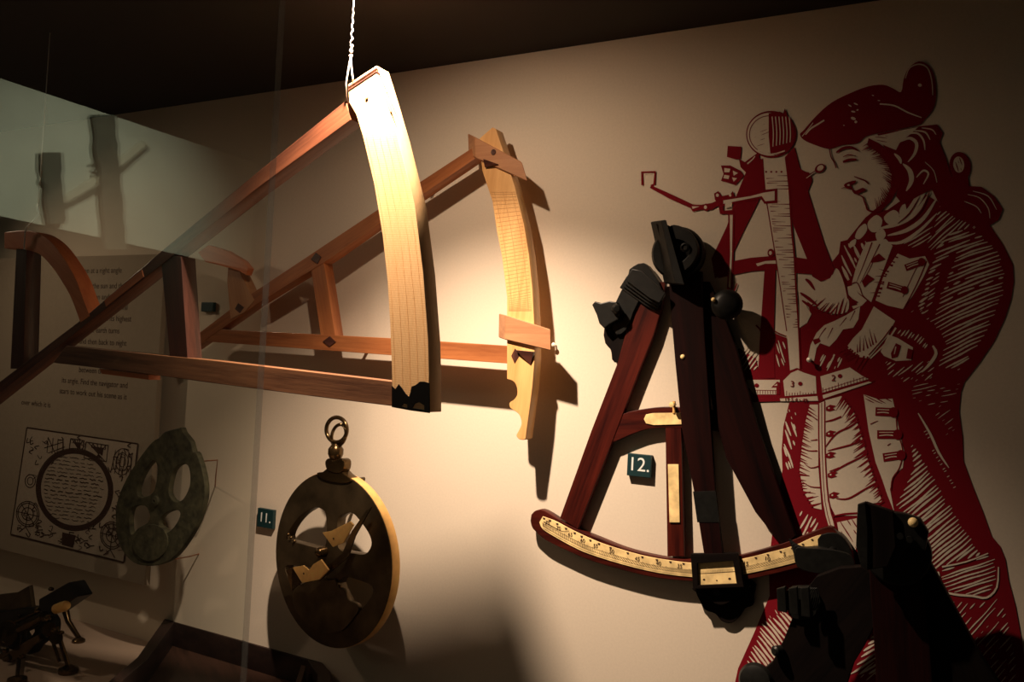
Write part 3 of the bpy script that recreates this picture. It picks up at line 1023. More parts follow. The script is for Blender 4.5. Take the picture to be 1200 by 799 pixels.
# ================================================================ hanging backstaff in front
def front_staff():
    Y = -0.35
    root = thing('backstaff', 'large dark wooden backstaff with a brightly lit pale arc hung on wires in front', 'backstaff', W(459, 476, Y))
    A, Bk = PL(Y), PL(Y + 0.0025)
    T = 0.025
    arc = prism('arc', A, [(408, 99), (424, 88), (441, 77), (452, 112), (466, 160), (476, 200), (486, 240), (491, 280), (496, 320), (499, 360), (502, 400), (503, 440), (503, 483),
                           (481, 480), (459, 476), (459, 430), (457, 380), (454, 330), (448, 275), (438, 215), (425, 160), (417, 134), (409, 120)], T, 'maple', root, axis=88)
    # laminated cap strips across the top of the arc
    for k in range(2):
        prism('cap_strip', PL(Y - 0.0006), [(408, 101 + 3.6 * k), (441, 79 + 3.6 * k), (454.5, 90 + 3 * k), (454.8, 91.1 + 3 * k), (441, 80.6 + 3.6 * k), (408, 102.6 + 3.6 * k)], 0.001, 'darkwood', arc, bevel=0)
    sp = A.at(453, 112)
    prism('inlay_or_lit_patch', PL(Y - 0.0006), [(449.5, 108), (452.5, 108), (460.5, 131), (457, 131)], 0.001, 'boxwood', arc, bevel=0.0002)
    lathe('peg', A.at(430, 114), Vector((0, -1, 0)), [(-0.001, 0.0022), (0.001, 0.0022), (0.0014, 0)], 'boxwood', arc, 12)
    # diagonal scale lines engraved down the arc
    P = Print(PL(Y - 0.0004), 0.00005)
    L = catmull([(427, 160), (439, 215), (449, 275), (455, 330), (458, 380), (460, 430), (460, 458)], 12, False)
    Rr = catmull([(463, 160), (474, 205), (486, 262), (493, 320), (498, 370), (500, 420), (501, 458)], 12, False)
    n = len(L)
    for k in range(5):
        t = 0.06 + 0.88 * k / 4
        P.stroke([(L[i][0] * (1 - t) + Rr[i][0] * t, L[i][1] * (1 - t) + Rr[i][1] * t) for i in range(n)], 0.25, 0.3, 0, 1, 0)
    P.build('scale_marks', ['boxwood'], arc)
    prism('foot_shadow_patch', PL(Y - 0.0009), [(459, 452), (463, 456), (467, 450), (471, 455), (475, 461), (479, 465), (481, 459), (482, 453), (487, 451), (492, 447), (497, 447), (503, 449), (503.3, 484), (481, 481), (459, 477)],
          0.0012, 'blackboard', arc, bevel=0.0002, label='ragged black patch of painted shadow at the foot of the arc', holes=[[(470, 476), (473, 473), (477, 474), (477, 478)], [(483, 478), (486, 473), (491, 471), (497, 475), (497, 480)]])  # black inset stands for a shadow falling across the foot
    prism('upper_limb', Bk, [(405, 118), (411, 140), (300, 222), (188, 311), (-60, 508), (-60, 495), (0, 447), (101, 370), (188, 295), (300, 203)], T, 'walnut', root)
    prism('lower_limb', Bk.shifted(-0.0006), [(78, 405), (250, 422), (461, 447), (461, 476), (380, 466), (250, 449), (150, 435), (62, 425)], T, 'walnut_grey', root)
    prism('cross_brace', Bk.shifted(-0.001), [(188, 298), (212, 300), (220, 424), (199, 422)], T, 'darkwood', root)
    prism('upright', Bk.shifted(-0.0012), [(19, 290), (31, 290), (27, 432), (12, 432)], T, 'darkwood', root)
    prism('small_arc', Bk.shifted(0.0006), catmull([(5, 272), (30, 270), (46, 274), (61, 285), (75, 303), (88, 325), (96, 346), (105, 370)], 5, False) +
          catmull([(94, 378), (84, 351), (75, 334), (61, 313), (46, 298), (28, 292), (5, 291)], 5, False), T, 'orangewood', root, label='curved orange wooden arc at the left end')
    prism('inlay_or_lit_patch', Bk.shifted(0.0012), [(122, 352), (166, 316), (168, 324), (124, 359)], 0.003, 'orangewood', root, bevel=0.0003)  # lit patch on the upper limb, painted as orange wood
    prism('orange_strip', Bk.shifted(-0.004), [(116, 432), (174, 439), (174, 445), (119, 438)], 0.02, 'orangewood', root)  # orange strip under the lower limb
    # wires it hangs from
    w = thing('hanging_wire', 'bright twisted wire holding up the top of the large pale arc', 'wire', W(409, 80, Y))
    Yw = Y + 0.004
    top = W(411, 66, Yw)
    pts = []
    for i in range(60):
        t = i / 59
        p = Vector((top.x, top.y, top.z + (CEIL - top.z) * t))
        k = 0.0018 * max(0, 1 - t * 1.6)
        pts.append(p + Vector((math.cos(t * 70) * k, math.sin(t * 70) * k, 0)))
    tube('strand', pts, 0.0009, 'wire', w)
    tube('strand', [top, W(408.5, 80, Y - 0.004), W(405.5, 98, Y - 0.003), W(405.5, 112, Y), W(408, 122, Y + 0.008)], 0.0009, 'wire', w)
    tube('strand', [top, W(412, 80, Y), W(413.5, 92, Y - 0.001), W(413, 94, Y + 0.006)], 0.0009, 'wire', w)
    for k in range(3):
        lathe('knot', W(411 + k * 0.6, 66 - 6 * k, Yw), Vector((0, 0, 1)), ball_prof(0.0024, 6), 'wire', w, 10)
    w = thing('hanging_wire', 'thin plain wire holding up the small curved arc at far left', 'wire', W(45, 244, Y))
    top = W(45, 244, Y)
    tube('strand', [top, Vector((top.x, top.y, CEIL))], 0.0007, 'wire', w)
    lathe('crimp', top, Vector((0, 0, 1)), [(-0.006, 0.0012), (-0.004, 0.002), (0.004, 0.002), (0.006, 0.0012)], 'wire', w, 12)
    tube('strand', [top, W(46, 250, Y), W(40, 258, Y - 0.002), W(32, 266, Y - 0.003), W(29.5, 272, Y - 0.002), W(29, 283, Y - 0.0015), W(28.5, 292, Y + 0.001)], 0.0012, 'wire', w)


front_staff()


# ================================================================ backstaff on the wall
def wall_staff():
    Y = -0.054
    root = thing('backstaff', 'orange brown wooden backstaff mounted on the wall, with sight vanes on its scalloped arc', 'backstaff', W(600, 405, Y))
    A, Bk = PL(Y), PL(Y + 0.002)
    T = 0.022
    arc = prism('arc', A, [(561, 163), (577, 149), (581, 151), (592, 184), (603, 218), (614, 263), (620, 300), (624, 340), (626, 380), (626.5, 420), (624, 452), (621, 476), (617, 505), (616, 514)]
                + catmull([(613, 515.5), (608, 514.5), (605, 510), (608, 504), (611, 496), (609, 487), (604, 482), (598, 478), (597, 472), (602, 468.5), (606, 462), (605, 452), (601, 446.5), (594, 444)], 3, False)
                + [(594, 400), (594, 348), (588, 300), (582, 270), (577, 236), (565, 200)], T, 'boxwood', root, axis=85)
    P = Print(PL(Y - 0.0004), 0.00005)
    L = catmull([(575, 225), (584, 270), (590, 310), (595, 350), (596, 364)], 10, False)
    Rr = catmull([(604, 225), (613, 265), (618.5, 305), (622, 345), (623, 364)], 10, False)
    for i in range(0, len(L), 1):
        P.stroke([L[i], Rr[i]], 0.25, 0.25, 0, 1, 0)
    for k in (0.15, 0.5, 0.85):
        P.stroke([(a[0] * (1 - k) + b[0] * k, a[1] * (1 - k) + b[1] * k) for a, b in zip(L, Rr)], 0.3, 0.3, 0, 2, 0)
    P.build('scale_marks', ['softmark'], arc)
    prism('inlay_or_lit_patch', PL(Y - 0.0006), [(603.5, 408), (609, 416), (603, 426), (599, 417)], 0.001, 'darkwood', arc, bevel=0.0002)
    prism('upper_limb', Bk, [(552, 174), (558, 185), (445, 262), (387, 303), (303, 355), (226, 409), (223, 398), (287, 349), (364, 298), (445, 244)], T, 'pearwood', root)
    prism('lower_limb', Bk.shifted(-0.0006), [(244, 385), (456, 396), (596, 405), (596, 426), (456, 416), (240, 400)], T, 'pearwood', root)
    prism('cross_brace', Bk.shifted(-0.001), [(363, 306), (379, 304), (393, 396), (376, 396)], T, 'pearwood', root)
    prism('diamond_inlay', Bk.shifted(0.0012), [(386, 394), (393, 400.5), (386, 406), (378, 400)], 0.002, 'darkwood', root, bevel=0.0002)
    prism('diamond_inlay', Bk.shifted(0.0012), [(370, 296), (376, 301), (372, 309), (364, 304)], 0.002, 'darkwood', root, bevel=0.0002)
    prism('diamond_inlay', Bk.shifted(0.0012), [(279, 355), (286, 360), (281, 367), (275, 362)], 0.002, 'darkwood', root, bevel=0.0002)
    prism('small_arc', Bk.shifted(0.001), [(266, 330), (267, 314), (278, 312), (284, 325), (290, 337), (298, 352), (286, 366), (270, 374), (268, 352)], T, 'vanewood', root)
    prism('shade_vane', Bk.shifted(0.012), [(232, 296), (244, 287), (265, 293.5), (284, 305), (291, 314), (288, 322), (279, 317), (258, 311), (241, 307)], 0.014, 'orangewood', root)
    # the two vanes that slide on the arc
    q = [W(556, 160, Y - 0.004), W(612, 190, Y - 0.004), W(619, 213, Y - 0.004), W(557, 185, Y - 0.004)]
    v = block('top_vane', q, (W(548, 156, Y + 0.012) - W(556, 160, Y - 0.004)), 'vanewood', root, bevel=0.0012)
    v2 = W(578, 178, Y - 0.0055)
    lathe('sight_hole', v2 + Vector((0, 0.001, 0)), Vector((0, -1, 0)), [(0, 0.0042), (0.0008, 0.0042), (0.0008, 0.002), (0.0004, 0)], 'darkwood', v, 16)
    block('wedge', [W(566, 186, Y - 0.008), W(583, 192, Y - 0.008), (W(568, 196, Y - 0.004))], Vector((0, 0.01, 0)), 'darkwood', root, bevel=0.0004)
    q = [W(592.5, 369, Y - 0.005), W(645.5, 386, Y - 0.005), W(646, 411, Y - 0.005), W(592, 398, Y - 0.005)]
    block('sight_vane', q, (W(584.5, 367, Y + 0.013) - W(592.5, 369, Y - 0.005)), 'vanewood', root, bevel=0.0012, label='flat rectangular vane near the foot of the arc')
    block('wedge', [W(604, 410, Y - 0.006), W(625, 412, Y - 0.006), W(622, 428, Y - 0.001)], Vector((0, 0.006, 0)), 'darkwood', root, bevel=0.0004)
    for a, b in ((500, 212), (420, 402)):
        tube('mounting_peg', [W(a, b, Y + 0.02), W(a, b, Y + 0.02) * 1 + Vector((0, 0.045, 0))], 0.003, 'bronze', root)


wall_staff()
for (x, y, lab) in ((649, 404, 'small bright pin in the wall beside the lower vane of the wall backstaff'),
                    (948.5, 421.5, 'small bright pin in the wall on the sleeve of the engraved man')):
    p = W(x, y, -0.008)
    t = lathe('wall_pin', p, Vector((0, -1, 0)), [(-0.008, 0.0012), (0.0, 0.0012), (0.0, 0.003), (0.0015, 0.0034), (0.003, 0.002), (0.0034, 0)], 'pin', None, 16)
    tag(t, lab, 'pin')


def main_octant():
    Y = -0.015
    root = thing('octant', 'dark mahogany octant with ivory scale, upright in the middle of the wall', 'octant', W(790, 655, Y))
    A = PL(Y)
    T = 0.010
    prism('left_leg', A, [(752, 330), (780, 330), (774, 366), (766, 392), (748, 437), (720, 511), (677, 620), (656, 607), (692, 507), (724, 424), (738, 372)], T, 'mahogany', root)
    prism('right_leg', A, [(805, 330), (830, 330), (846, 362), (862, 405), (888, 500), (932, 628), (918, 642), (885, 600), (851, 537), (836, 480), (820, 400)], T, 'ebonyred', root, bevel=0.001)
    prism('cross_arc', A.shifted(-0.001), [(716, 505), (728, 486), (758, 478.5), (788, 476.5), (833, 480), (866, 487), (874, 512), (859, 510), (833, 504), (780, 501), (750, 505), (712, 520)], T, 'mahogany', root, sm=3)
    prism('nameplate', A.shifted(0.0005), [(757, 485.5), (765, 484), (799, 483.5), (799, 497), (766, 498), (757, 496), (754.5, 491)], 0.0016, 'ivory', root, bevel=0.0002)
    prism('pencil_stick', A.shifted(-0.0015), [(779.6, 500), (798, 500), (802, 652), (782, 652)], 0.009, 'mahogany', root)
    prism('ivory_note', A.shifted(0.0003), [(782.6, 544), (795, 544), (796.5, 612), (784.5, 612)], 0.0016, 'ivory', root, bevel=0.0002)
    # limb
    up = [(622.5, 603), (628, 598), (638, 598.5), (660, 612), (680, 622), (700, 630), (730, 642), (760, 650), (790, 655), (820, 656), (850, 654), (869, 650.5), (900, 642), (925, 634), (948, 625), (966, 618), (975, 618), (982, 626)]
    lo = [(984, 640), (972, 650), (948, 661), (925, 668), (891, 676), (868, 680), (840, 682), (810, 681), (770, 677), (730, 668), (690, 656), (660, 643), (640, 633), (629, 624), (623.5, 618), (621.5, 610)]
    limb = prism('limb', A.shifted(0.001), catmull(up, 3, False) + catmull(lo, 3, False), 0.0145, 'mahogany', root)
    su = [(636, 605), (650, 610), (670, 620.5), (690, 630), (710, 638), (750, 650), (782, 656), (812, 659.5), (840, 659), (869, 655), (902, 647), (930, 639.5), (952, 629.5), (964, 626)]
    sl = [(970, 634), (967, 644), (948, 654), (925, 661), (891, 669), (865, 674), (840, 676.5), (809, 676), (770, 671), (730, 661.5), (690, 649), (670, 640), (650, 629), (636, 620), (632, 612)]
    prism('scale', A.shifted(0.002), catmull(su, 3, False) + catmull(sl, 3, False), 0.0014, 'ivory', limb, bevel=0.0003)
    P = Print(PL(Y - 0.0024), 0.00005)
    U = catmull(su[:13], 12, False)
    Lw = catmull(list(reversed(sl[1:14])), 12, False)
    m = 150
    for k in range(m):
        a = U[min(int(k / m * len(U)), len(U) - 1)]
        b = Lw[min(int(k / m * len(Lw)), len(Lw) - 1)]
        mix = lambda t: (a[0] * (1 - t) + b[0] * t, a[1] * (1 - t) + b[1] * t)
        P.stroke([mix(0.52 if k % 5 else 0.45), mix(0.74)], 0.35, 0.35, 0, 1, 0)
        if k % 6 == 3:
            c = mix(0.13)
            P.fill([(c[0] - 1.6, c[1] - 1.2), (c[0] + 1.4, c[1] - 1.0), (c[0] + 1.2, c[1] + 1.0), (c[0] - .8, c[1] + .8)], 0, 1)
    for f in (0.52, 0.74, 0.88):
        P.stroke([(U[min(int(k / 60 * len(U)), len(U) - 1)][0] * (1 - f) + Lw[min(int(k / 60 * len(Lw)), len(Lw) - 1)][0] * f,
                   U[min(int(k / 60 * len(U)), len(U) - 1)][1] * (1 - f) + Lw[min(int(k / 60 * len(Lw)), len(Lw) - 1)][1] * f) for k in range(60)], 0.3, 0.3, 0, 2, 0)
    P.stroke([(637, 611), (648, 617), (658, 622), (667, 622)], 0.8, 0.4, 0, 3)
    P.build('scale_marks', ['ink'], limb)
    for k, t in enumerate(range(0, 80, 5)):
        i = min(int((t + 4) / 86 * len(U)), len(U) - 1)
        a, b = U[i], Lw[min(i * len(Lw) // len(U), len(Lw) - 1)]
        x, y = a[0] * 0.66 + b[0] * 0.34, a[1] * 0.66 + b[1] * 0.34
        if 806 < x < 872:
            continue
        text('scale_number', str(75 - t), PL(Y - 0.0024), x, y, 0.0075, 'ink', limb, 'CENTER', depth=0.0001)
    # index arm
    arm = prism('index_arm', A.shifted(0.010), [(783, 318), (822, 318), (826, 398), (833, 500), (838, 575), (847, 650), (825, 650), (813, 575), (799, 503), (791.5, 428), (786, 364)], 0.007, 'ebonyred', root)
    prism('arm_plate', A.shifted(0.0106), [(812, 576), (838, 575), (843, 612), (817, 612)], 0.002, 'black', arm, bevel=0.0003)
    lathe('stud', A.shifted(0.010).at(800, 418), Vector((0, -1, 0)), ball_prof(0.0034, 8, 0.7), 'ivory', arm, 14, label='small white ivory stud')
    win = prism('vernier_frame', A.shifted(0.011), [(809, 649), (864, 648), (872, 688), (812, 690)], 0.009, 'ebony', root, holes=[[(817, 660), (859, 657), (863, 684), (817.5, 686)]])
    prism('vernier', A.shifted(0.0065), [(816, 659), (860, 656.5), (864, 685), (816.5, 687)], 0.003, 'ivory', win, bevel=0.0003)
    P = Print(PL(Y - 0.0067), 0.00005)
    P.stroke([(817, 672), (830, 671.5), (861, 669.5)], 0.5, 0.5, 0, 1, 0)
    for k in range(20):
        x = 820 + k * 2
        P.stroke([(x, 671.5 - k * .1), (x, 668 - k * .1)], 0.3, 0.3, 0, 1, 0)
    P.fill(ell(825, 679, 1.5, 1.1, 10), 0, 1)
    P.fill(ell(855, 678, 1.7, 1.3, 10), 0, 1)
    P.fill(ell(840, 680, .9, .8, 10), 0, 1)
    P.build('vernier_marks', ['ink'], win)
    cl = prism('clamp', A.shifted(0.002), [(815, 688), (875, 684), (873, 694), (864, 698), (858, 701), (854, 706), (845, 709), (836, 706), (832, 700), (824, 698), (816, 694)], 0.014, 'ebony', root, sm=3)
    lathe('clamp_screw', A.shifted(0.003).at(841, 693), Vector((0, -1, 0)), [(0, 0.005), (0.003, 0.0045), (0.0035, 0)], 'black', cl, 14)
    prism('clamp_shadow', PL(-0.007), catmull([(818, 684), (880, 680), (883, 699), (882, 709), (873, 713), (867, 722), (857, 730), (846, 728), (838, 719), (827, 715), (821, 706)], 3), 0.005, 'ebony', root, label='scalloped black plate standing for the clamp shadow below the limb')  # thin black plate shaped as the shadow of the clamp
    # head of the index arm with its mirror
    hd = lathe('arm_head', A.shifted(0.006).at(796, 298), Vector((0.15, -1, 0)), [(0, 0.036), (0.012, 0.036), (0.016, 0.033), (0.016, 0)], 'black', root, 40)
    m0, m1, m2, m3 = W(762, 260, Y - 0.02), W(768, 259, Y - 0.02), W(789, 334, Y - 0.02), W(778, 332, Y - 0.02)
    mir = block('index_mirror', [m0, m1, m2, m3], Vector((0.022, -0.018, -0.002)), 'black', root, bevel=0.001)
    block('mirror_glass', [W(768.5, 262, Y - 0.030), W(774, 264, Y - 0.034), W(793, 326, Y - 0.034), W(788, 330, Y - 0.030)], Vector((0.012, 0.01, 0)), 'ebony', mir, bevel=0.0004)
    br = prism('mirror_bracket', A.shifted(0.030), catmull([(786, 264), (800, 266), (812, 276), (818, 292), (812, 308), (800, 318), (796, 310), (806, 300), (808, 290), (800, 282), (788, 278)], 3), 0.012, 'black', root)
    lathe('bracket_screw', A.shifted(0.031).at(803, 290), Vector((0, -1, 0)), [(0, 0.0062), (0.003, 0.006), (0.004, 0.004), (0.002, 0.003), (0.002, 0)], 'black', br, 18)
    # coloured shades stack
    for k in range(4):
        o = k * 0.006
        prism('shade_frame', Plane(origin=A.shifted(0.006 + o).at(745, 336)), [(726 + 2.2 * k, 337 - 3 * k), (734 + 2.2 * k, 324 - 3 * k), (745 + 2 * k, 320 - 1.0 * k), (778 + 0.5 * k, 348 - 1.5 * k), (768 + 1.5 * k, 364 - 3 * k), (756 + 1.5 * k, 358 - 3 * k)], 0.0042, 'black', root, bevel=0.0008)
    prism('shade_mount', A.shifted(0.005), [(736, 322), (742, 312), (754, 308), (764, 318), (776, 340), (770, 356), (750, 350)], 0.014, 'black', root, sm=2)
    # horizon mirror clamp at far left
    hm = prism('horizon_mirror', A.shifted(0.014), [(693.5, 357), (697, 353), (704, 355), (714, 352.5), (722, 354), (728, 364), (725, 374), (714, 380), (708, 385), (702, 379), (699, 369)], 0.016, 'black', root, bevel=0.0015)
    lathe('thumb_knob', A.shifted(0.016).at(722, 362), Vector((0.5, -1, 0)), [(0, 0.007), (0.006, 0.006), (0.008, 0.004), (0.008, 0)], 'black', hm, 18)
    prism('mirror_arm', A.shifted(0.004), [(716, 372), (728, 340), (742, 330), (752, 342), (742, 366), (734, 386), (722, 392)], 0.014, 'black', root, sm=2)
    prism('mirror_foot', A.shifted(-0.002), [(708, 384), (722, 378), (738, 372), (733, 400), (724, 424), (717, 421), (716, 410), (709, 402)], 0.012, 'ebony', root, sm=2)
    # peep sight ball on the right
    ps = lathe('peep_sight', A.shifted(0.018).at(852, 357), Vector((0.2, -1, 0.1)), [(-0.018, 0.012), (-0.008, 0.018), (0.002, 0.0205), (0.008, 0.017), (0.011, 0.010), (0.011, 0)], 'black', root, 28)
    lathe('ivory_or_glint_tip', A.shifted(0.032).at(836, 351), Vector((-0.3, -1, 0)), ball_prof(0.0030, 8), 'ivory', ps, 12)
    lathe('screw', A.shifted(0.0).at(790, 474), Vector((0, -1, 0)), [(-0.004, 0.002), (0.008, 0.002), (0.009, 0.0035), (0.012, 0.0035), (0.013, 0)], 'ivory', root, 14, label='ivory topped screw above the cross arc')
    tube('screw_post', [A.at(790, 470), A.at(790, 484)], 0.0022, 'brass', root)
    # folded shades hanging at the right end of the limb
    for k in range(5):
        prism('rear_shade', A.shifted(0.006 + 0.005 * k), catmull([(924 + 2 * k, 631 + 3 * k), (938 + 2 * k, 640 + 0.5 * k), (960 + 4 * k, 640 + 1 * k), (976 + 5 * k, 646 + 1 * k), (986 + 4 * k, 662), (984 + 3 * k, 670 + 1 * k), (968 + 4 * k, 668 + 1 * k), (946 + 3 * k, 664 + 2 * k), (934, 652 + 3 * k)], 3), 0.003, 'black', root, bevel=0.0008)
    prism('shade_pivot', A.shifted(0.004), catmull([(958, 632), (976, 624), (990, 632), (1000, 655), (990, 674), (968, 670)], 3), 0.02, 'black', root)
    lathe('pivot_screw', A.shifted(0.010).at(975, 646), Vector((0, -1, 0)), [(-0.008, 0.005), (0.006, 0.005), (0.009, 0.003), (0.009, 0)], 'black', root, 16)
    tube('mounting_peg', [A.shifted(-T).at(700, 500), A.shifted(-T).at(700, 500) + Vector((0, 0.012, 0))], 0.003, 'bronze', root)


main_octant()


def near_octant():
    Y = -0.062
    root = thing('octant', 'black ebony octant at the lower right, cut off by the bottom of the photo', 'octant', W(1000, 799, Y))
    A = PL(Y)
    T = 0.018
    prism('index_arm', A.shifted(0.012), [(1018, 662), (1078, 655), (1090, 760), (1100, 900), (1030, 900), (1026, 780)], 0.012, 'ebonyred', root)
    prism('left_leg', A, [(956, 676), (1010, 664), (1030, 690), (1024, 735), (1000, 778), (970, 830), (850, 830), (905, 776), (930, 720)], T, 'ebony', root, sm=2)
    prism('right_leg', A, [(1050, 664), (1085, 650), (1112, 700), (1150, 770), (1190, 830), (1080, 830), (1066, 740)], T, 'ebony', root)
    hd = lathe('arm_head', A.shifted(0.002).at(1052, 646), Vector((0, -1, 0)), [(0, 0.036), (0.014, 0.036), (0.016, 0.034), (0.016, 0)], 'black', root, 40)
    prism('index_mirror', Plane(origin=A.shifted(0.045).at(1008, 625)), [(1005, 591), (1014, 588), (1017, 620), (1017, 668), (1009, 664), (1003, 640)], 0.010, 'black', root, label='tall dark mirror slab')
    prism('mirror_back', Plane(origin=A.shifted(0.042).at(1030, 630)), [(1014, 589), (1046, 600), (1050, 640), (1040, 664), (1016, 668)], 0.016, 'ebony', root)
    mp = prism('mirror_plate', Plane(origin=A.shifted(0.036).at(1060, 630)), [(1046, 600), (1060, 602), (1078, 608), (1088, 624), (1084, 645), (1064, 640), (1048, 662)], 0.014, 'black', root)
    lathe('plate_screw', A.shifted(0.038).at(1055, 628), Vector((0, -1, 0)), [(0, 0.004), (0.003, 0.0035), (0.003, 0)], 'black', mp, 14)
    lathe('plate_screw', A.shifted(0.038).at(1066, 632), Vector((0, -1, 0)), [(0, 0.004), (0.003, 0.0035), (0.003, 0)], 'black', mp, 14)
    lathe('ivory_or_glint_tip', A.shifted(0.040).at(1070, 612), Vector((0.3, -1, 0.2)), ball_prof(0.0055, 8, 0.8), 'ivory', mp, 14, label='pale ball standing for a highlight')  # pale ball stands for a white highlight on the mirror plate
    for k in range(3):
        prism('shade_frame', Plane(origin=A.shifted(0.008 + 0.008 * k).at(925, 706)), [(910 + 14 * k, 690 - 0.5 * k), (920 + 14 * k, 687), (922 + 14 * k, 718 + 3 * k), (911 + 14 * k, 716 + 3 * k)], 0.006, 'black', root, bevel=0.001)
    prism('shade_mount', A.shifted(0.004), catmull([(922, 692), (940, 688), (954, 690), (962, 706), (954, 722), (938, 726), (924, 720)], 3), 0.014, 'black', root)
    for k in range(4):
        tube('thread_ring', [A.shifted(0.012).at(*p) for p in ell(948 + 2.4 * k, 702, 4, 13, 20, 8)], 0.0008, 'black', root, closed=True, res=2)
    lathe('peep_sight', A.shifted(0.010).at(886, 797), Vector((0, -1, 0.2)), [(-0.006, 0.018), (0.002, 0.021), (0.008, 0.018), (0.010, 0.012), (0.010, 0)], 'black', root, 28)
    kn = lathe('thumb_knob', A.shifted(0.004).at(912, 762), Vector((-0.6, -1, 0)), [(-0.004, 0.006), (0.006, 0.006), (0.008, 0.004), (0.008, 0)], 'black', root, 16)


near_octant()


# ================================================================ mariner's astrolabe, label 11
def astrolabe_eleven():
    c = W(387, 655, -0.075)
    pl = Plane(origin=c, yaw=7.6)
    root = thing('astrolabe', 'dark brass wheel astrolabe with golden rim and ring on the wall beside label 11', 'astrolabe', c)
    Rr = (pl.at(385, 757) - pl.at(385, 552)).length / 2
    outer = [c + pl.ex * math.cos(t * math.pi / 36) * Rr + pl.ey * math.sin(t * math.pi / 36) * Rr for t in range(72)]
    outer = [c + pl.ex * math.cos(t * math.pi / 40) * Rr * 0.985 + pl.ey * math.sin(t * math.pi / 40) * Rr for t in range(80)]
    h1 = catmull([(367, 595), (376, 596), (382, 604), (382, 636), (375, 642), (352, 637), (337, 632), (340, 619), (352, 604)], 3)
    h2 = catmull([(397, 606), (404, 602), (413, 601), (424, 613), (433, 627), (435, 639), (428, 649), (415, 648.5), (400, 645), (395, 636), (395, 616)], 3)
    h3 = catmull([(404, 676), (421, 680), (436, 687), (435, 699), (424, 713), (413, 720), (404, 702), (396, 684)], 3)
    h4 = catmull([(334, 664), (350, 663), (372, 666), (384, 672), (372, 684), (348, 690), (340, 681)], 3)
    disc = prism3('disc', pl, outer, 0.018, 'bronze', root, [[pl.at(*p) for p in h] for h in (h1, h2, h3, h4)], 0.0006)
    rim = [c - pl.n * 0.0015 + (pl.ex * math.cos(t * math.pi / 40) * 0.985 + pl.ey * math.sin(t * math.pi / 40)) * (Rr + 0.0006) for t in range(80)]
    rin = [c - pl.n * 0.0015 + (pl.ex * math.cos(t * math.pi / 40) * 0.985 + pl.ey * math.sin(t * math.pi / 40)) * (Rr - 0.001) for t in range(80)]
    prism3('rim_band', pl, rim, 0.0165, 'brass', root, [rin], 0.0003, label='golden brass outer rim')
    prism('ballast', pl.shifted(0.004), catmull([(343, 695), (349, 687), (358, 682), (366, 678), (374, 676), (384, 680), (392, 679), (396, 688), (404, 692), (408, 703), (417, 707), (420, 714), (414, 724), (402, 738), (390, 742), (372, 740), (356, 728), (345, 712)], 3), 0.008, 'bronze', root, label='scalloped dark weight in the lower half')
    # sighting rule
    al = prism('sighting_rule', pl.shifted(0.012), [(435, 594), (430, 597), (412, 622), (401, 648), (386, 662), (370, 679), (374, 681), (390, 668), (408, 652), (416, 628)], 0.003, 'bronze', root, bevel=0.0005)
    n = pl.n

    def vane(pts, off, material='brass', th=0.003):
        q = [pl.shifted(off).at(*p) for p in pts]
        return prism3('sight_plate', pl.shifted(off), q, th, material, al, [], 0.0004)
    v = vane([(377.7, 624), (388, 622), (410, 611), (414, 615), (402, 636), (390, 641)], 0.030)
    lathe('pinhole', pl.shifted(0.030).at(391, 631), n, [(-0.001, 0.0016), (0.0004, 0.0016), (0.0004, 0)], 'bronze', v, 12)
    v = vane([(343, 665), (355, 662.5), (362, 668), (367, 661), (376, 655.5), (385, 668), (374, 679), (354, 683)], 0.022)
    lathe('pinhole', pl.shifted(0.022).at(356, 672), n, [(-0.001, 0.0016), (0.0004, 0.0016), (0.0004, 0)], 'bronze', v, 12)
    block('plate_edge', [pl.shifted(0.016).at(336, 668), pl.shifted(0.016).at(343, 665), pl.shifted(0.02).at(354, 683), pl.shifted(0.012).at(343, 692)], n * 0.002, 'oldbrass', al, bevel=0.0003)
    lathe('hub', pl.at(380, 646), n, [(0, 0.009), (0.012, 0.008), (0.016, 0.005), (0.018, 0)], 'oldbrass', al, 22)
    # curls cast on the wheel
    for x, y, r in ((338, 626, .003), (341, 630, .003), (345, 634, .003), (398, 688, .004), (404, 696, .004), (412, 708, .004), (417, 712, .004)):
        lathe('rivet', pl.at(x, y), n, ball_prof(r, 6), 'oldbrass', root, 12)
    # hanger
    hg = prism('crown', pl.shifted(0.002), catmull([(371, 554), (378, 553), (384, 548), (392, 547), (398, 550), (404, 556), (412, 563), (400, 566), (378, 562)], 2), 0.018, 'oldbrass', root)
    prism('yoke', pl.shifted(0.003), catmull([(383, 550), (381, 541), (385, 537), (391, 540), (398, 537), (403, 541), (401, 552), (392, 554)], 3), 0.016, 'oldbrass', root)
    lathe('link', pl.shifted(-0.006).at(393.5, 529), Vector((0, 0, 1)), [(-0.016, 0.006), (-0.010, 0.010), (-0.004, 0.0125), (0.004, 0.0125), (0.009, 0.009), (0.013, 0.006)], 'oldbrass', root, 24)
    rc = pl.shifted(-0.004)
    tube('ring', [rc.at(*p) for p in ell(394.5, 503.5, 12, 14.5, 36)], 0.0034, 'oldbrass', root, closed=True)
    tube('ring', [rc.shifted(0.002 * math.sin(i)).at(*p) for i, p in enumerate(ell(397, 510, 8, 13, 30, 15))], 0.0028, 'oldbrass', root, closed=True)
    tube('mounting_peg', [c - n * 0.012 + Vector((0.0, 0, Rr * 0.88)), Vector((c.x, 0, c.z + Rr * 0.88))], 0.003, 'bronze', root)


astrolabe_eleven()


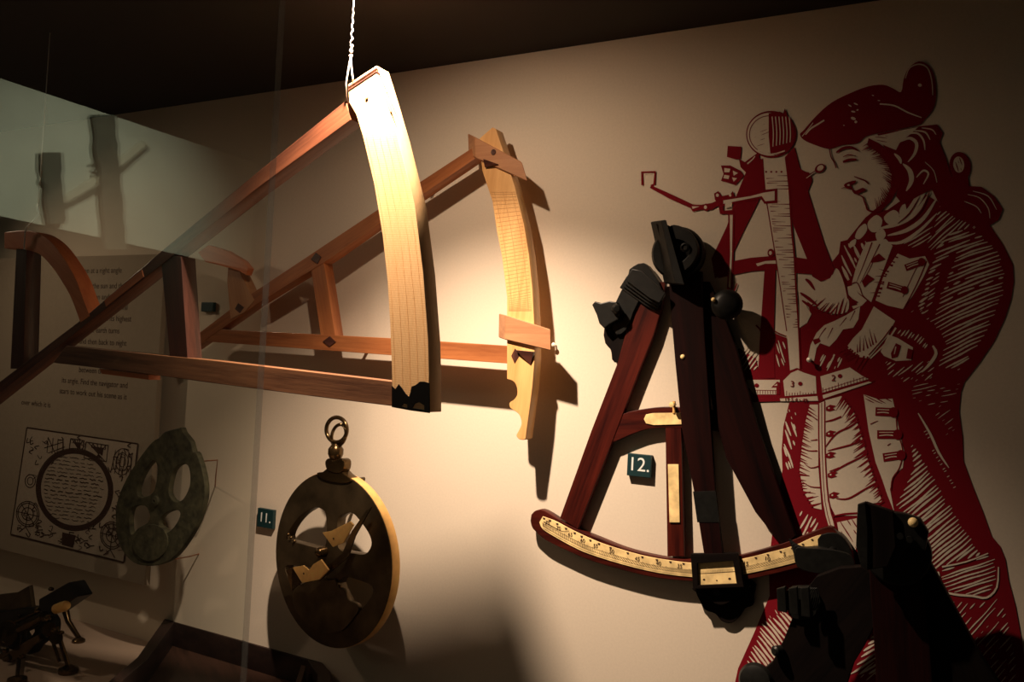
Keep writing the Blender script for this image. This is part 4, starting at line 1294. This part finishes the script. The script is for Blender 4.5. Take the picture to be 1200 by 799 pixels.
def astrolabe_green():
    c = W(187, 585, -0.09)
    pl = Plane(origin=c, yaw=3)
    root = thing('astrolabe', 'rough green corroded wheel astrolabe with four holes in front of the text panel', 'astrolabe', c)
    outer = catmull([(208, 502), (212, 501), (214, 506), (218, 511), (223, 518), (226, 529), (230, 531), (237, 552), (240, 577), (235, 602), (224, 626), (206, 651), (189, 661), (173, 663), (156, 659), (142, 643), (136, 622), (136, 593), (144, 569), (158, 544), (177, 519), (186, 513), (193, 506)], 3)
    h = [catmull(x, 3) for x in ([(181, 540), (184.5, 550), (181, 573), (173, 581), (162.5, 582), (160.5, 573), (166.7, 556), (175, 544)],
                                 [(208, 546), (218, 544), (222, 552), (222, 569), (214, 585), (204, 587), (197.5, 577), (201, 556)],
                                 [(154, 595.5), (169, 592.6), (175, 602), (173, 612), (162.5, 618), (154, 626), (151.4, 614)],
                                 [(193, 602), (206, 597.6), (211, 602), (206, 614), (195.5, 624), (187, 618), (187, 610)])]
    prism('disc', pl, outer, 0.011, 'patina', root, h, 0.0015)
    prism('weight', pl.shifted(0.002), ell(176, 636, 20, 22, 28, 25), 0.012, 'patina', root)
    lathe('hub', pl.at(183, 587), pl.n, [(0, 0.010), (0.004, 0.009), (0.005, 0.003), (0.001, 0.0028), (0.001, 0)], 'patina', root, 22)
    b = tube('bracket_rod', [W(228, 541, -0.085), W(255, 539, -0.075), W(253, 556, -0.04), W(252, 570, 0)], 0.0012, 'copperwire', root)
    b = tube('bracket_rod', [W(205, 655, -0.085), W(222, 652, -0.03), W(233, 649, 0.0)], 0.0012, 'copperwire', root)


astrolabe_green()


# ================================================================ number labels
def number_label(px0, py0, px1, py1, body, label, size, Y=-0.008):
    root = thing('number_label', label, 'label', W((px0 + px1) / 2, py1, Y))
    a, b = W(px0, py0, Y), W(px1, py1, Y)
    pl = PL(Y)
    q = [Vector((a.x, Y, b.z)), Vector((b.x, Y, b.z)), Vector((b.x, Y, a.z)), Vector((a.x, Y, a.z))]
    prism3('tile', pl, q, 0.008, 'label', root, [], 0.0008)
    if body:
        text('number', body, pl, (px0 + px1) / 2, (py0 + py1) / 2 - 0.5, size, 'white', root, 'CENTER')
    return root


number_label(302, 595, 319, 620, '11.', 'small dark teal tile numbered 11 left of the dark brass astrolabe', 0.024)
number_label(735.5, 531, 762, 560, '12.', 'small dark teal tile numbered 12 on the wall behind the mahogany octant', 0.027)
number_label(236, 354, 249, 365, None, 'tiny dark tile on the wall left of the wall backstaff, its number unreadable', 0.02)


# ================================================================ text panel with a framed engraving
def info_panel():
    Y = -0.036
    root = thing('text_panel', 'large dim printed text board with an engraving, standing off the wall at left', 'sign', W(100, 660, Y))
    pl = PL(Y)
    x1 = W(181, 500, Y).x
    x0 = W(-260, 500, Y).x
    z0 = W(168, 686, Y).z
    z1 = W(100, 300, Y).z
    q = [Vector((x0, Y, z0)), Vector((x1, Y, z0)), Vector((x1, Y, z1)), Vector((x0, Y, z1))]
    prism3('board', pl, q, 0.012, 'panel', root, [], 0.001)
    q = [Vector((x0, 0, z0 + 0.04)), Vector((x1 - 0.04, 0, z0 + 0.04)), Vector((x1 - 0.04, 0, z1 - 0.04)), Vector((x0, 0, z1 - 0.04))]
    prism3('batten', PL(-0.0235), [Vector((p.x, -0.0235, p.z)) for p in q], 0.0225, 'blackboard', root, [], 0.001)
    rows = [(176, 318, 'seen at a right angle'), (182, 336, 'to the sun and the'), (183, 349, 'horizon and then you'), (181, 361, 'to bring the two, will'),
            (183, 374, 'the sun is at its highest'), (176, 388, 'as the earth turns'), (178, 402, 'and then back to night'),
            (176, 436, 'between the horizon'), (168, 449.5, 'its angle. Find the navigator and'), (166, 462.5, 'stars to work out his scene as it'), (100, 474, 'over which it is')]
    for x, y, b in rows:
        t = text('printed_line', b, pl, x - 58, y - 1, 0.0165, 'ink', root, 'CENTER', depth=0.0002)
    # the engraving: square border with instruments round a circle of script
    pic = thing_part('engraving', root)
    Q = [(31.5, 501), (161.7, 520), (145, 659), (12.4, 626)]
    prism('print_sheet', pl.shifted(0.0006), Q, 0.0006, 'paper', root, bevel=0.0001)
    P = Print(pl.shifted(0.0009), 0.00008)
    P.stroke([Q[0], Q[1]], 1.6, 1.6, 0, 1, 0)
    P.stroke([Q[1], Q[2]], 1.6, 1.6, 0, 1, 0)
    P.stroke([Q[2], Q[3]], 2.2, 1.8, 0, 1, 0)
    P.stroke([Q[3], Q[0]], 1.2, 1.2, 0, 1, 0)

    def bl(u, v):
        a = (Q[0][0] * (1 - u) + Q[1][0] * u, Q[0][1] * (1 - u) + Q[1][1] * u)
        b = (Q[3][0] * (1 - u) + Q[2][0] * u, Q[3][1] * (1 - u) + Q[2][1] * u)
        return (a[0] * (1 - v) + b[0] * v, a[1] * (1 - v) + b[1] * v)
    C = (87.3, 573.5)

    def circ(r, n=72, cx=None, cy=None, rx=None, ry=None):
        out = []
        for i in range(n + 1):
            t = 2 * math.pi * i / n
            x, y = math.cos(t), math.sin(t)
            out.append((C[0] + 43.5 * r * x - 3 * r * y, C[1] + 8 * r * x * 0.55 + 46.5 * r * y))
        return out
    P.stroke(circ(0.965), 4.6, 4.6, 0, 1, 0)
    P.stroke(circ(1.03), 1.0, 1.0, 0, 1, 0)
    P.stroke(circ(0.91), 0.8, 0.8, 0, 1, 0)
    # script lines inside the circle
    for k in range(17):
        yy = -0.78 + k * 0.097
        hw = math.sqrt(max(0, 1 - yy * yy)) * 0.82
        n = int(hw * 60)
        pts = []
        for i in range(n):
            x = -hw + 2 * hw * i / n
            pts.append((C[0] + 43.5 * x - 3 * yy, C[1] + 5.5 * x + 46.5 * yy + random.uniform(-0.9, 0.9)))
        s = 0
        while s < n - 3:
            e = min(n, s + random.randint(4, 9))
            if e - s > 2:
                P.stroke(pts[s:e], 0.7 if k not in (5, 6, 9) else 1.1, None, 0, 2, 2)
            s = e + 1

    # instruments and figures round the circle
    def st(uv, w=0.8, sm=0):
        P.stroke([bl(*p) for p in uv], w, w, 0, 2, sm)

    def ring(u, v, ru, rv, w=0.8):
        st([(u + ru * math.cos(t * math.pi / 10), v + rv * math.sin(t * math.pi / 10)) for t in range(21)], w)
    st([(.2, .06), (.3, .22), (.26, .3)], 1.0); st([(.18, .16), (.34, .08), (.36, .2)], 1.0); st([(.22, .2), (.36, .12)], .8)
    for k in range(4):
        st([(.2 + k * .045, .06), (.21 + k * .045, .2)], .7)
    for (a, b, c, d) in ((.40, .04, .52, .16), (.54, .05, .74, .19)):
        st([(a, b), (c, b), (c, d), (a, d), (a, b)], 1.2)
        for k in range(5):
            t = (k + .5) / 5
            st([(a + (c - a) * t, b), (a + (c - a) * (1 - t * .6), d)], 1.0)
        P.fill([bl(a + (c - a) * .25, b + (d - b) * .2), bl(a + (c - a) * .8, b + (d - b) * .2), bl(a + (c - a) * .8, b + (d - b) * .7)], 0, 2)
    for r in (.03, .055, .08):
        ring(.88, .17, r, r * 1.4, .8)
    for k in range(6):
        st([(.81 + k * .03, .08), (.79 + k * .035, .28)], .7)
    for (u, v) in ((.12, .78), (.87, .8)):
        for r in (.1, .085, .05):
            ring(u, v, r, r * 1.15, 1.0)
        st([(u - .1, v), (u + .1, v)], .9); st([(u, v - .11), (u, v + .11)], .9); st([(u - .07, v - .08), (u + .07, v + .08)], .9)
        st([(u - .05, v + .18), (u, v + .12), (u + .05, v + .18)], 1.2)
    ring(.1, .48, .045, .06, .9); ring(.1, .48, .025, .035, .8)
    ring(.93, .5, .035, .06, .9)
    P.fill([bl(.44, .87), bl(.56, .87), bl(.55, .98), bl(.45, .98)], 0, 2)
    st([(.46, .9), (.54, .9)], .6)
    for (u, v) in ((.3, .93), (.36, .9), (.64, .9), (.7, .93), (.24, .9)):
        st([(u - .04, v - .02), (u, v), (u - .035, v + .03)], 1.1); st([(u, v), (u + .03, v - .01)], 1.1)
    for k in range(230):
        u, v = random.random(), random.random()
        x, y = bl(u, v)
        if ((x - C[0]) / 47) ** 2 + ((y - C[1]) / 50) ** 2 < 1.1 or u < .03 or u > .97 or v < .03 or v > .97:
            continue
        a = random.uniform(0, 6)
        st([(u, v), (u + .03 * math.cos(a), v + .03 * math.sin(a)), (u + .04 * math.cos(a + 1.3), v + .04 * math.sin(a + 1.3))], random.uniform(.6, 1.2), 3)
    P.build('engraved_lines', ['ink'], root)
    return root


def thing_part(name, root):
    return None


info_panel()


# ================================================================ tray on the case floor
def tray():
    zr = SHELF + 0.052
    rim = lambda x, y, z=zr: onz(x, y, z)
    pl = Plane()
    pl.o, pl.ex, pl.ey, pl.n = Vector((0, 0, zr)), Vector((1, 0, 0)), Vector((0, 1, 0)), Vector((0, 0, 1))
    outer = [rim(*p) for p in [(197, 719), (370, 767), (388, 788), (386, 850), (75, 850), (129, 797), (161, 770)]]
    inner = [rim(*p) for p in [(204, 729), (360, 773), (372, 790), (372, 846), (95, 846), (142, 798), (172, 773)]]
    outer.reverse()
    c = sum(outer, Vector()) / len(outer)
    root = thing('wooden_tray', 'dark stained open wooden tray on the case floor below the dark brass astrolabe', 'tray', Vector((c.x, c.y, SHELF)))
    prism3('sides', pl, outer, 0.0515, 'tray', root, [inner], 0.001)
    pb = pl.shifted(-0.045)
    base = [Vector((p.x, p.y, zr - 0.044)) for p in outer]
    bb = [c.lerp(p, 0.97) for p in base]
    prism3('base', pb, [Vector((p.x, p.y, zr - 0.045)) for p in bb], 0.006, 'trayrim', root, [], 0.0005)
    d0, d1 = onz(353, 779, zr - 0.004), onz(330, 850, zr - 0.004)
    w = Vector((0.011, 0, 0))
    block('divider', [d0, d0 + w, d1 + w, d1], Vector((0, 0, -0.036)), 'trayrim', root, bevel=0.0006)
    for (x0, y0, x1, y1, wd) in ((203, 723, 241, 733.5, 6), (259, 740, 272, 743.5, 3.5), (277, 745.5, 287, 748.5, 3.5)):
        block('paper_label', [rim(x0, y0, zr + 0.0004), rim(x1, y1, zr + 0.0004), rim(x1 + 1, y1 + wd * .8, zr + 0.0004), rim(x0 + 1, y0 + wd * .8, zr + 0.0004)], Vector((0, 0, 0.0004)), 'traylabel', root, bevel=0)


tray()


# ================================================================ brass instrument on the case floor at lower left
def brass_instrument():
    foot = onz(80, 788, SHELF)
    root = thing('brass_instrument', 'dark glinting brass surveying instrument with tubes and round feet at bottom left corner', 'instrument', foot)
    Y = foot.y
    up = Vector((0, 0, 1))
    p = lambda x, y, dy=0.0: W(x, y, Y + dy)
    lathe('foot', foot + up * 0.0, up, [(0, 0.016), (0.004, 0.017), (0.008, 0.016), (0.010, 0.010), (0.014, 0.005), (0.014, 0)], 'oldbrass', root, 28)
    tube('pillar', [foot + up * 0.01, p(72, 755), p(66, 735)], 0.004, 'oldbrass', root)
    f2 = onz(92, 752, SHELF)
    lathe('foot', f2, up, [(0, 0.012), (0.004, 0.012), (0.008, 0.007), (0.010, 0)], 'oldbrass', root, 24)
    tube('pillar', [f2 + up * 0.008, W(80, 728, f2.y), W(76, 712, f2.y)], 0.0045, 'oldbrass', root, radii=[1, 1.2, 1.6])
    f3 = onz(20, 800, SHELF)
    lathe('foot', f3, up, [(0, 0.015), (0.004, 0.016), (0.008, 0.015), (0.010, 0.009), (0.012, 0)], 'oldbrass', root, 24)
    tube('pillar', [f3 + up * 0.01, p(24, 760), p(30, 735)], 0.004, 'oldbrass', root)
    # sight box and gilt end cap at the top
    bx = block('sight_box', [p(45, 702), p(80, 682), p(90, 699), p(60, 720), p(45, 716)], Vector((0.004, 0.03, 0)), 'black', root, bevel=0.002)
    ax = (p(95, 703) - p(66, 713)).normalized()
    lathe('end_cap', p(64, 714, -0.006), ax, [(0, 0.006), (0.004, 0.0085), (0.018, 0.009), (0.030, 0.009), (0.036, 0.0075), (0.037, 0.005), (0.037, 0)], 'brass', root, 24, label='golden cylindrical end cap')
    # telescope tube
    a, b = p(-40, 772, -0.01), p(52, 722, -0.01)
    ax = (b - a)
    L = ax.length
    lathe('telescope', a, ax, [(0, 0.010), (L * .3, 0.010), (L * .3, 0.0125), (L * .36, 0.0125), (L * .36, 0.009), (L * .8, 0.009), (L * .8, 0.011), (L * .86, 0.0115), (L * .9, 0.009), (L, 0.009), (L, 0)], 'oldbrass', root, 28)
    a, b = p(-30, 800, -0.03), p(50, 745, -0.02)
    ax = b - a
    L = ax.length
    lathe('lower_tube', a, ax, [(0, 0.007), (L * .5, 0.007), (L * .5, 0.009), (L * .58, 0.009), (L * .58, 0.006), (L, 0.006), (L, 0)], 'oldbrass', root, 24)
    prism('body', Plane(origin=p(20, 745, 0.012)), catmull([(-30, 725), (8, 716), (30, 712), (46, 716), (58, 728), (56, 746), (40, 758), (26, 776), (4, 790), (-30, 796)], 3), 0.022, 'black', root, holes=[catmull([(20, 736), (34, 730), (40, 740), (28, 750)], 3)], bevel=0.002)
    lathe('eyepiece', p(66, 748, -0.012), Vector((0.75, -0.5, 0.35)), [(-0.014, 0.007), (-0.006, 0.009), (0.004, 0.0105), (0.008, 0.0105), (0.008, 0.007), (0.004, 0.006), (0.004, 0)], 'oldbrass', root, 24)
    # frame plates and disc at the left
    prism('frame_plate', Plane(origin=p(12, 720, 0.02)), [(-30, 700), (20, 694), (34, 686), (38, 716), (30, 736), (-30, 752)], 0.008, 'bronze', root, bevel=0.001)
    lathe('wheel', p(10, 742, -0.02), Vector((0.3, -1, 0.2)), [(0, 0.022), (0.003, 0.023), (0.006, 0.022), (0.006, 0.016), (0.003, 0.015), (0.003, 0.006), (0.009, 0.005), (0.009, 0)], 'oldbrass', root, 32)
    lathe('clamp_ring', p(57, 738, -0.012), Vector((0.8, -0.4, 0.45)), [(-0.006, 0.008), (-0.006, 0.012), (0.006, 0.012), (0.006, 0.008)], 'oldbrass', root, 24)
    for (x, y, r, dy) in ((60, 690, .0035, -.004), (44, 715, .0045, -.02), (56, 724, .005, -.03), (7, 762, .0045, -.04), (26, 769, .004, -.04), (72, 741, .0035, -.015), (63, 738, .004, -.03), (24, 722, .0035, .01)):
        lathe('thumbscrew', p(x, y, dy), Vector((0.2, -1, 0.3)), [(-0.004, r * .8), (-0.001, r), (0.003, r), (0.005, r * .6), (0.0055, 0)], 'oldbrass', root, 16)
    tube('brace', [p(48, 735), p(62, 752, -.01), p(70, 775, -.005)], 0.003, 'oldbrass', root)
    tube('brace', [p(-10, 735), p(20, 728), p(45, 716)], 0.0035, 'oldbrass', root)
    sh = prism('arc_plate', Plane(origin=p(20, 770, -0.03)), [(-20, 770), (10, 764), (32, 750), (44, 744), (46, 750), (30, 766), (6, 780), (-20, 790)], 0.003, 'oldbrass', root, bevel=0.0005)


brass_instrument()


# ================================================================ glass pane in front of the left half
def glass():
    root = thing('glass_pane', 'clear glass pane covering the left part of the case with faint reflections', 'glass', Vector((SEAM, GLASS_Y, SHELF)))
    q = [Vector((-2.2, GLASS_Y, SHELF + 0.001)), Vector((SEAM - 0.0012, GLASS_Y, SHELF + 0.001)), Vector((SEAM - 0.0012, GLASS_Y, CEIL - 0.001)), Vector((-2.2, GLASS_Y, CEIL - 0.001))]
    block('pane', q, Vector((0, 0.006, 0)), 'glass', root, bevel=0)
    q = [Vector((SEAM - 0.0012, GLASS_Y, SHELF + 0.001)), Vector((SEAM, GLASS_Y, SHELF + 0.001)), Vector((SEAM, GLASS_Y, CEIL - 0.001)), Vector((SEAM - 0.0012, GLASS_Y, CEIL - 0.001))]
    block('ground_edge', q, Vector((0, 0.006, 0)), 'glassedge', root, bevel=0, label='pale vertical edge of the glass')


glass()


# ================================================================ gallery behind the visitor, seen only mirrored in the pane
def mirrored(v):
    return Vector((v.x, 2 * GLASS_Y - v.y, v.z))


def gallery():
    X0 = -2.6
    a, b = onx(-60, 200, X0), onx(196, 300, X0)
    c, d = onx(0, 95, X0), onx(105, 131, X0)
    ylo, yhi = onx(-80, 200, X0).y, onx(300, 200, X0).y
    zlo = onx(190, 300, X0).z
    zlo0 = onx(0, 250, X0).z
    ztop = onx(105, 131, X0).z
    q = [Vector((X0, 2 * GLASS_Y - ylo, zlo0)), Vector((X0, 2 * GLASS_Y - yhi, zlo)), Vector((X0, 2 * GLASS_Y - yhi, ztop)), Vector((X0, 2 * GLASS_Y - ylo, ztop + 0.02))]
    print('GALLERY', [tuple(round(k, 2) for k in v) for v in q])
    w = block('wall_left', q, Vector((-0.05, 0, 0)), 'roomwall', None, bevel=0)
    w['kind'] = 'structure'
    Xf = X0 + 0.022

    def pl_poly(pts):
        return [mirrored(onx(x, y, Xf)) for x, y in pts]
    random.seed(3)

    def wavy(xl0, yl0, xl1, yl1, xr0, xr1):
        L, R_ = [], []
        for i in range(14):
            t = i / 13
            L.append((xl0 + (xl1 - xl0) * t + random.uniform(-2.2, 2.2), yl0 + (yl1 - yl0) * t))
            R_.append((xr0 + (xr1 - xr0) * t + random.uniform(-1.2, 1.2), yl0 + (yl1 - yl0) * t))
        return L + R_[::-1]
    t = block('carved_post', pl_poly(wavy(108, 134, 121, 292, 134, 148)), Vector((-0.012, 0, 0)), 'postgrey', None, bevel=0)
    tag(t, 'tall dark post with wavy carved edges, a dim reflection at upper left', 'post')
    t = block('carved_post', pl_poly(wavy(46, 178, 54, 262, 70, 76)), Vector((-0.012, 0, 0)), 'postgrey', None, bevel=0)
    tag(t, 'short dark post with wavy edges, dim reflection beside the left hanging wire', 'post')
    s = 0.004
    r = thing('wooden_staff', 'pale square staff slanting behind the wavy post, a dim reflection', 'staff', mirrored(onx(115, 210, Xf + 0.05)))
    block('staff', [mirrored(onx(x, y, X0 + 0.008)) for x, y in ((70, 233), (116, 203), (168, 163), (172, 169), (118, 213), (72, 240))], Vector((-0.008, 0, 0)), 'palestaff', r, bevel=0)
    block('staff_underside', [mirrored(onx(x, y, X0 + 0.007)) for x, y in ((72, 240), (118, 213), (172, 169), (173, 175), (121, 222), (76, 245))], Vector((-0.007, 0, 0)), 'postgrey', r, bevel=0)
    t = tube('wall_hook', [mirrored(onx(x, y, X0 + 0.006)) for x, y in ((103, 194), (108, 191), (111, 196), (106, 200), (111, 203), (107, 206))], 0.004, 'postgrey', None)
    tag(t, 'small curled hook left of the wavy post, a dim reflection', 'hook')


gallery()
